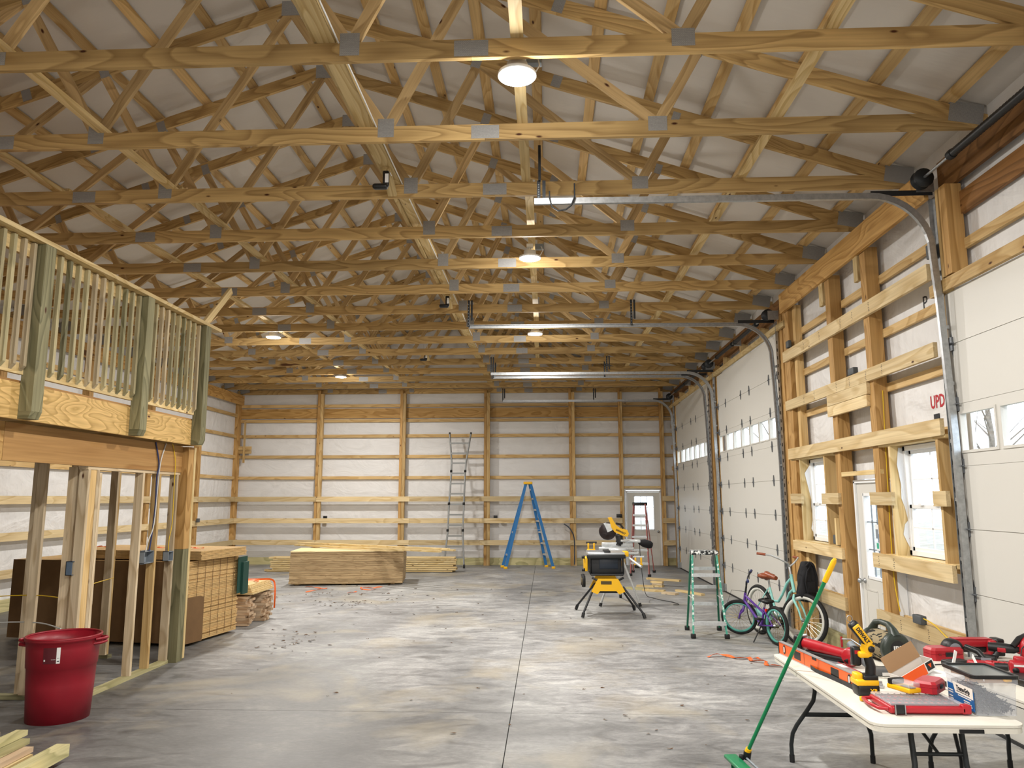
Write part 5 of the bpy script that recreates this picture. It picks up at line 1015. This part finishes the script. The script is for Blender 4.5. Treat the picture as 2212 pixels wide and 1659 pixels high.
for s in (-1, 1): MB().lathe([(.068, -.150), (.095, -.150), (.106, -.135), (.106, -.105), (.07, -.105)], 36, T=TR((0, 0, .105), rx=s*PI/2)).build('end_ring', SPG, sk)
for s in (-1, 1): MB().lathe([(0, .148), (.05, .152), (.072, .146)], 32, T=TR((0, 0, .105), rx=-s*-PI/2), cap=False).build('end_woofer', BLACK, sk)
text('front_logo', 'JBL', .055, frame((0, -.1535, .105), (1, 0, 0), (0, 0, 1)), WHITEP, sk, bold=.0018)
MB().tube([(0, -.12, .18), (0, -.10, .225), (0, -.06, .255), (0, .02, .262), (0, .08, .25), (0, .12, .20), (0, .125, .17)], [.045, .030, .022, .019, .022, .032, .045], 12).build('handle', SPG, sk)
# open fastener box
OB = mat('box_orange_print', 'ef5a12', .5); KR = mat('kraft_inside', 'a07f5c', .8)
ob_ = thing('fastener_box', 'open orange and white cardboard box tilted with its brown flap up', 'box', (2.22, 4.93, TZ+.085), 0, rot=(0, -.42, .22))
b = MB(); 
for c_, s_ in (((0, 0, -.03), (.24, .11, .003)), ((0, -.055, 0), (.24, .003, .065)), ((0, .055, 0), (.24, .003, .065)), ((-.12, 0, 0), (.003, .11, .065)), ((.12, 0, 0), (.003, .11, .065))): b.box(c_, s_)
b.build('carton', WHITEP, ob_); MB().box((-.03, -.0575, 0), (.17, .002, .062)).build('orange_print', OB, ob_); MB().box((.088, -.0575, .005), (.05, .002, .05)).build('black_print', BLACK, ob_)
MB().prism([(-.012, .012), (.012, .012), (0, -.014)], .0015, T=frame((.088, -.0590, .005), (1, 0, 0), (0, 0, 1))).build('orange_mark', OB, ob_); MB().box((-.0, .062, .075), (.24, .003, .10), r=M.Rotation(-.25, 3, 'X')).box((0, 0, -.026), (.235, .105, .002)).build('brown_flap', KR, ob_)
wb_ = item('white_carton', 'white carton with dark print between the orange box and the screw tub', 'box', 2.39, 4.90, .5); MB().rbox((0, 0, .04), (.13, .18, .075), .003).build('carton', WHITEP, wb_); MB().box((-.066, 0, .035), (.002, .12, .03)).box((0, -.0915, .035), (.09, .002, .03)).build('dark_print', mat('dark_print', '3a2c28', .6), wb_)
# bit case, red cases, organiser
bc = item('bit_case', 'small yellow bit case with clear lid lying on the red organiser', 'case', 2.00, 4.56, -1.2, TZ+.058)
MB().rbox((0, 0, .014), (.16, .09, .026), .006).build('base', YEL, bc); MB().rbox((0, 0, .040), (.156, .086, .028), .008).build('clear_lid', CLEAR, bc); MB().rbox((-.055, -.0, .042), (.03, .092, .030), .004).build('latch', BLACK, bc)
b = MB()
for i in range(9): b.tube([(.01+i*.009, -.035, .032), (.01+i*.009, .0, .032)], .003, 6)
tag(b.build('bits', STEEL, bc), kind='stuff')
def redcase(lbl, x, y, rz, z, s, latch=True):
    t = item('hard_case', lbl, 'case', x, y, rz, z); l, w, h = s; P = [(-l/2, -w/2+.02), (-l/2+.02, -w/2), (l/2-.02, -w/2), (l/2, -w/2+.02), (l/2, w/2-.02), (l/2-.02, w/2), (-l/2+.02, w/2), (-l/2, w/2-.02)]
    b = MB().prism(P, h*.48, z0=0); Q = [(x_*.93, y_*.9) for x_, y_ in P]; n = 8
    b.add([(x_, y_, h*.5) for x_, y_ in P]+[(x_, y_, h*.8) for x_, y_ in P]+[(x_*.88, y_*.82, h) for x_, y_ in P], [list(range(n))[::-1], list(range(2*n, 3*n))]+[(i, (i+1) % n, n+(i+1) % n, n+i) for i in range(n)]+[(n+i, n+(i+1) % n, 2*n+(i+1) % n, 2*n+i) for i in range(n)])
    b.build('shell', RED, t); MB().rbox((0, -w/2-.002, h*.5), (l*.22, .012, h*.34), .003).build('latch', BLACK, t)
    MB().box((-l*.28, -w/2-.001, h*.5), (.02, .006, .014)).box((l*.28, -w/2-.001, h*.5), (.02, .006, .014)).build('clip', mat('dark_red', '7c141c', .5), t); return t
redcase('red hard case with black latch lying on the organiser beside the bit case', 2.14, 4.56, .84, TZ+.060, (.19, .12, .062))
og = item('organizer', 'flat red organiser with clear lid at the near end of the front table', 'organizer', 2.0, 4.42, .0)
MB().rbox((0, .0, .022), (.40, .27, .036), .010).rbox((0, -.14, .026), (.37, .015, .028), .006).rbox((.19, -.125, .030), (.05, .045, .048), .008).build('tray', RED, og); MB().rbox((0, .005, .047), (.385, .255, .016), .006).build('clear_lid', CLEAR, og)
MB().tube([(-.20, -.11, .025), (-.245, -.10, .025), (-.26, 0, .025), (-.245, .10, .025), (-.20, .11, .025)], .010, 8).build('handle', RED, og)
b = MB(); DR = mat('dark_dividers', '4c3038', .6)
for i in range(11): b.box((-.17+i*.034, 0, .043), (.003, .23, .012))
for j in range(4): b.box((0, -.10+j*.065, .043), (.36, .003, .012))
b.build('dividers', DR, og); MB().rbox((-.155, -.148, .030), (.055, .012, .045), .004).build('latch', BLACK, og); MB().tube([(-.18, -.155, .055), (-.18, -.156, .005)], .003, 6).tube([(-.13, -.155, .055), (-.13, -.156, .005)], .003, 6).build('latch_wire', STEEL, og)
MB().rbox((-.235, .13, .014), (.035, .02, .024), .006).build('yellow_tip', YEL, og)
# screw tub
tbx = item('screw_tub', 'clear plastic tub of screws with black lid and blue label', 'tub', 2.345, 4.42, .0)
def tubprof(hx, hy, z, k=1): return [(x_*k, y_*k, z) for x_, y_ in rrect(hx, hy, .02, 3)]
b = MB(); ls = [tubprof(.105, .145, .002), tubprof(.108, .148, .12), tubprof(.112, .152, .155), tubprof(.118, .158, .160), tubprof(.118, .158, .19)]; n = len(ls[0])
for l_ in ls: b.v += l_
for i in range(len(ls)-1):
    for j in range(n): b.f.append([i*n+j, i*n+(j+1) % n, (i+1)*n+(j+1) % n, (i+1)*n+j]); b.m.append(0); b.s.append(False)
b.f.append(list(range(n))[::-1]); b.m.append(0); b.s.append(False); b.build('tub', FROST, tbx)
o_ = rrect(.124, .164, .025, 3); i_ = rrect(.108, .148, .018, 3); b = MB(); m_ = len(o_)
b.add([(x_, y_, z_) for z_ in (.188, .205) for x_, y_ in o_]+[(x_, y_, z_) for z_ in (.188, .205) for x_, y_ in i_], [(j, (j+1) % m_, m_+(j+1) % m_, m_+j) for j in range(m_)]+[(2*m_+j, 3*m_+j, 3*m_+(j+1) % m_, 2*m_+(j+1) % m_) for j in range(m_)]+[(m_+j, m_+(j+1) % m_, 3*m_+(j+1) % m_, 3*m_+j) for j in range(m_)]+[(j, 2*m_+j, 2*m_+(j+1) % m_, (j+1) % m_) for j in range(m_)])
b.build('lid_rim', BLACK, tbx); MB().prism(i_, .003, z0=.194).build('lid_top', mat('smoky_lid', '6a7070', .2), tbx)
b = MB(); random.seed(9); SCR = mat('screw_steel', '454950', .45, .2)
for i in range(640):
    x_, y_ = random.uniform(-.088, .088), random.uniform(-.128, .128); top = .045+.075*(1-abs(x_+.03)/.11)+.02*(1-abs(y_)/.14); z_ = random.uniform(.008, top)
    d_ = V((random.gauss(0, 1), random.gauss(0, 1), random.gauss(0, .5))).normalized()*.020
    c_ = V((x_, y_, z_)); p_, q_ = c_-d_, c_+d_
    if min(p_.z, q_.z) < .004: p_.z += .012; q_.z += .012
    for v_ in (p_, q_): v_.x = max(-.1, min(.1, v_.x)); v_.y = max(-.138, min(.138, v_.y))
    if (q_-p_).length < .01: continue
    b.tube([p_, q_], .0022, 3, cap=False); b.tube([q_-d_*.1, q_], [.002, .005], 4)
tag(b.build('screws', SCR, tbx), kind='stuff')
BLU = mat('label_blue', '155a96', .5); LW = mat('label_white', 'e2ddd4', .6)
lab = MB().box((-.1125, -.01, .065), (.002, .26, .10)).build('label', BLU, tbx); MB().prism([(-.085, .035), (.115, .035), (.115, -.02), (-.06, -.02)], .001, T=frame((-.1138, -.02, .095), (0, -1, 0), (0, 0, 1))).build('label_panel', LW, lab)
text('label_name', 'TramoGrip', .032, frame((-.1155, -.04, .105), (0, -1, 0), (0, 0, 1)), INK, lab, bold=.001, sx=.9)
b = MB(); b.box((-.1155, -.04, .088), (.0008, .13, .003)).build('label_rule', BLACK, lab)
b = MB()
for i, (yy, zz, l_) in enumerate(((-.05, .068, .13), (-.07, .052, .06), (-.08, .042, .07), (-.08, .032, .08), (.09, .08, .05), (.09, .068, .05), (.09, .048, .04), (.09, .036, .05))): b.box((-.1142, yy, zz), (.0008, l_, .005))
b.build('label_print', LW, lab)
# table two
T2 = mat('tool_red_dark', 'b01822', .4)
redcase('red hard case standing alone at the far end of the second table', 2.80, 5.72, .12, TZ, (.24, .13, .085))
ch = item('charger', 'flat black charger in front of the lone red case', 'charger', 2.77, 5.50, .3); MB().rbox((0, 0, .02), (.16, .10, .035), .010).build('body', BLACK, ch); MB().tube([(-.08, .02, .01), (-.14, .04, .006), (-.20, .03, .006)], .004, 6).build('cord', BLACK, ch)
def tool(lbl, x, y, rz, z=TZ): return item('cordless_tool', lbl, 'power tool', x, y, rz, z)
bl = tool('red cordless tool with black round motor end, back of the second table', 3.02, 5.78, .02)
MB().rbox((.02, .02, .10), (.30, .09, .05), .012).build('body', RED, bl); MB().rbox((.02, .02, .127), (.26, .085, .008), .003).build('red_top', RED, bl); MB().lathe([(0, -.05), (.055, -.05), (.065, -.03), (.065, .03), (.055, .05), (0, .05)], 28, T=TR((-.14, -.02, .068), rx=PI/2)).build('round_motor', BLACK, bl); MB().lathe([(0, .051), (.038, .051), (.042, .05)], 24, T=TR((-.14, -.02, .068), rx=PI/2), cap=False).build('motor_disc', GREYP, bl)
MB().tube([(-.08, .02, .06), (.12, .02, .06)], .028, 10).build('grip', BLACK, bl); MB().rbox((.14, .0, .065), (.06, .10, .12), .015).build('battery_mount', RED, bl); MB().rbox((.19, .0, .075), (.06, .10, .12), .012).build('battery', BLACK, bl)
b = MB(); [b.lathe([(0, 0), (.006, 0), (.006, .003), (0, .003)], 8, T=TR((.14+x_, -.051, .07+z_), rx=PI/2)) for x_, z_ in ((-.01, .02), (.01, .02), (-.01, 0), (.01, 0), (0, -.02))]; b.build('vent_holes', BLACK, bl)
cs = tool('red circular saw with black front handle at the far right of the second table', 3.28, 5.55, .3)
MB().lathe([(0, -.02), (.09, -.02), (.095, 0), (.09, .03), (0, .03)], 28, T=TR((0.02, -.02, .10), rx=PI/2)).rbox((.06, .05, .10), (.12, .10, .10), .02).build('housing', T2, cs); MB().tube([(-.10, .02, .12), (-.04, .02, .165), (.04, .02, .19), (.12, .02, .16)], [.018, .022, .022, .02], 10).build('handle', BLACK, cs); MB().rbox((0, 0, .012), (.28, .16, .006), .002).build('shoe', STEEL, cs); MB().tube([(-.13, -.05, .02), (-.10, -.05, .12), (-.02, -.05, .17)], .004, 6).build('guard_wire', STEELD, cs)
dr = tool('black impact driver with red trim lying between the back tools of the second table', 3.14, 5.60, -.6)
MB().tube([(-.08, 0, .10), (.0, 0, .10), (.07, 0, .10), (.10, 0, .10)], [.03, .034, .030, .016], 14).build('body', BLACK, dr); MB().tube([(-.02, 0, .08), (-.05, -.03, .03)], .020, 10).rbox((-.07, -.05, .03), (.08, .07, .045), .010).build('grip', BLACK, dr); MB().rbox((.0, -.03, .09), (.05, .012, .03), .004).build('trim', RED, dr)
mt = tool('red and black folding tool with two white plates, middle of the second table', 2.90, 5.42, -.65)
MB().tube([(-.10, .06, .12), (-.02, .03, .10), (.02, .0, .06)], [.018, .020, .018], 10).rbox((.01, 0, .055), (.12, .045, .04), .012).build('arm', BLACK, mt); MB().rbox((.10, -.03, .04), (.16, .055, .045), .014).build('body', RED, mt); MB().box((.03, -.024, .065), (.06, .003, .02)).build('badge', GREYP, mt)
for x_ in (.035, .07, .105): MB().box((x_+.03, -.03, .063), (.005, .057, .004)).build('rib', T2, mt)
for lbl, a_, b_ in (('slim white plastic strip standing left of the folding tool', (2.70, 5.35, .86), (2.63, 5.28, TZ+.01)), ('slim white plastic strip leaning over the screw tub lid', (2.70, 5.15, .87), (2.60, 4.85, .79))):
    tag(board('plastic_strip', a_, b_, .022, .004, WHITEP, None, (0, 1, .3)), lbl, 'strip')
rc = item('red_cap_case', 'glossy low red case with black rim lying before the lone charger', 'case', 2.88, 5.58-.18, .1); MB().rbox((0, 0, .030), (.15, .09, .055), .02, seg=3).build('shell', RED, rc)
rs = tool('red and black reciprocating saw at the right edge of the picture on the second table', 2.99, 5.15, -.35)
MB().tube([(-.13, .05, .05), (-.06, .03, .055)], .024, 12).build('boot', BLACK, rs); MB().rbox((.02, 0, .065), (.16, .075, .085), .022, seg=3).rbox((.0, .01, .105), (.06, .06, .05), .012).build('housing', RED, rs); MB().rbox((.16, -.03, .055), (.16, .07, .06), .018).build('handle', RED, rs); MB().rbox((.13, -.065, .055), (.10, .006, .03), .002).build('grip', BLACK, rs)
MB().lathe([(0, .038), (.018, .038), (.02, .034)], 18, T=TR((-.03, 0, .05), rx=PI/2), cap=False).build('dark_dial', BLACK, rs); MB().box((.02, -.0385, .08), (.12, .002, .012)).build('white_stripe', WHITEP, rs)
bx = item('black_case', 'black slanted case beside the screw tub on the second table', 'case', 2.93, 4.90, .1); MB().rbox((0, 0, .022), (.14, .42, .042), .010).build('body', BLACK, bx)
fb = item('flat_box', 'flat brown box with pale sheets on it behind the screw tub', 'box', 2.69, 5.10, .1); MB().box((0, 0, .02), (.22, .18, .04)).build('carton', KR, fb); MB().box((0, 0, .0425), (.20, .12, .003)).box((.01, .01, .046), (.19, .10, .003)).build('sheets', WHITEP, fb)
yt = item('yellow_tool_tip', 'small yellow item showing beside the flat brown box', 'tool', 2.84, 5.02, .2); MB().rbox((0, 0, .02), (.07, .03, .03), .008).build('body', YEL, yt); MB().rbox((.04, 0, .02), (.03, .025, .02), .006).build('tip', BLACK, yt)
pp_ = item('paper_scrap', 'crumpled white paper scrap under the black driver', 'paper', 3.05, 5.42, .4); MB().add([(-.05, -.03, .004), (.05, -.035, .012), (.06, .02, .004), (.0, .04, .03), (-.05, .03, .008), (.0, 0, .018)], [(0, 1, 5), (1, 2, 5), (2, 3, 5), (3, 4, 5), (4, 0, 5)]).build('paper', WHITEP, pp_)
dc = item('clear_tray', 'low grey clear tray in front of the speaker', 'tray', 2.20, 5.22, .05); MB().rbox((0, 0, .022), (.24, .12, .04), .010).build('tray', mat('smoky_plastic', '5a5c5e', .3), dc); MB().box((-.02, -.0615, .015), (.10, .002, .02)).build('barcode', WHITEP, dc)
tr2 = item('dark_strap', 'long dark tie-down strap hanging under the front table', 'strap', 2.45, 4.6, 0, 0); MB().tube([(-.35, -.35, .68), (-.20, -.1, .45), (-.05, .2, .25), (.1, .4, .10), (.35, .55, .02)], .010, 6).build('strap', BLACK, tr2); MB().rbox((-.02, .24, .22), (.05, .03, .05), .008).build('buckle', STEELD, tr2)
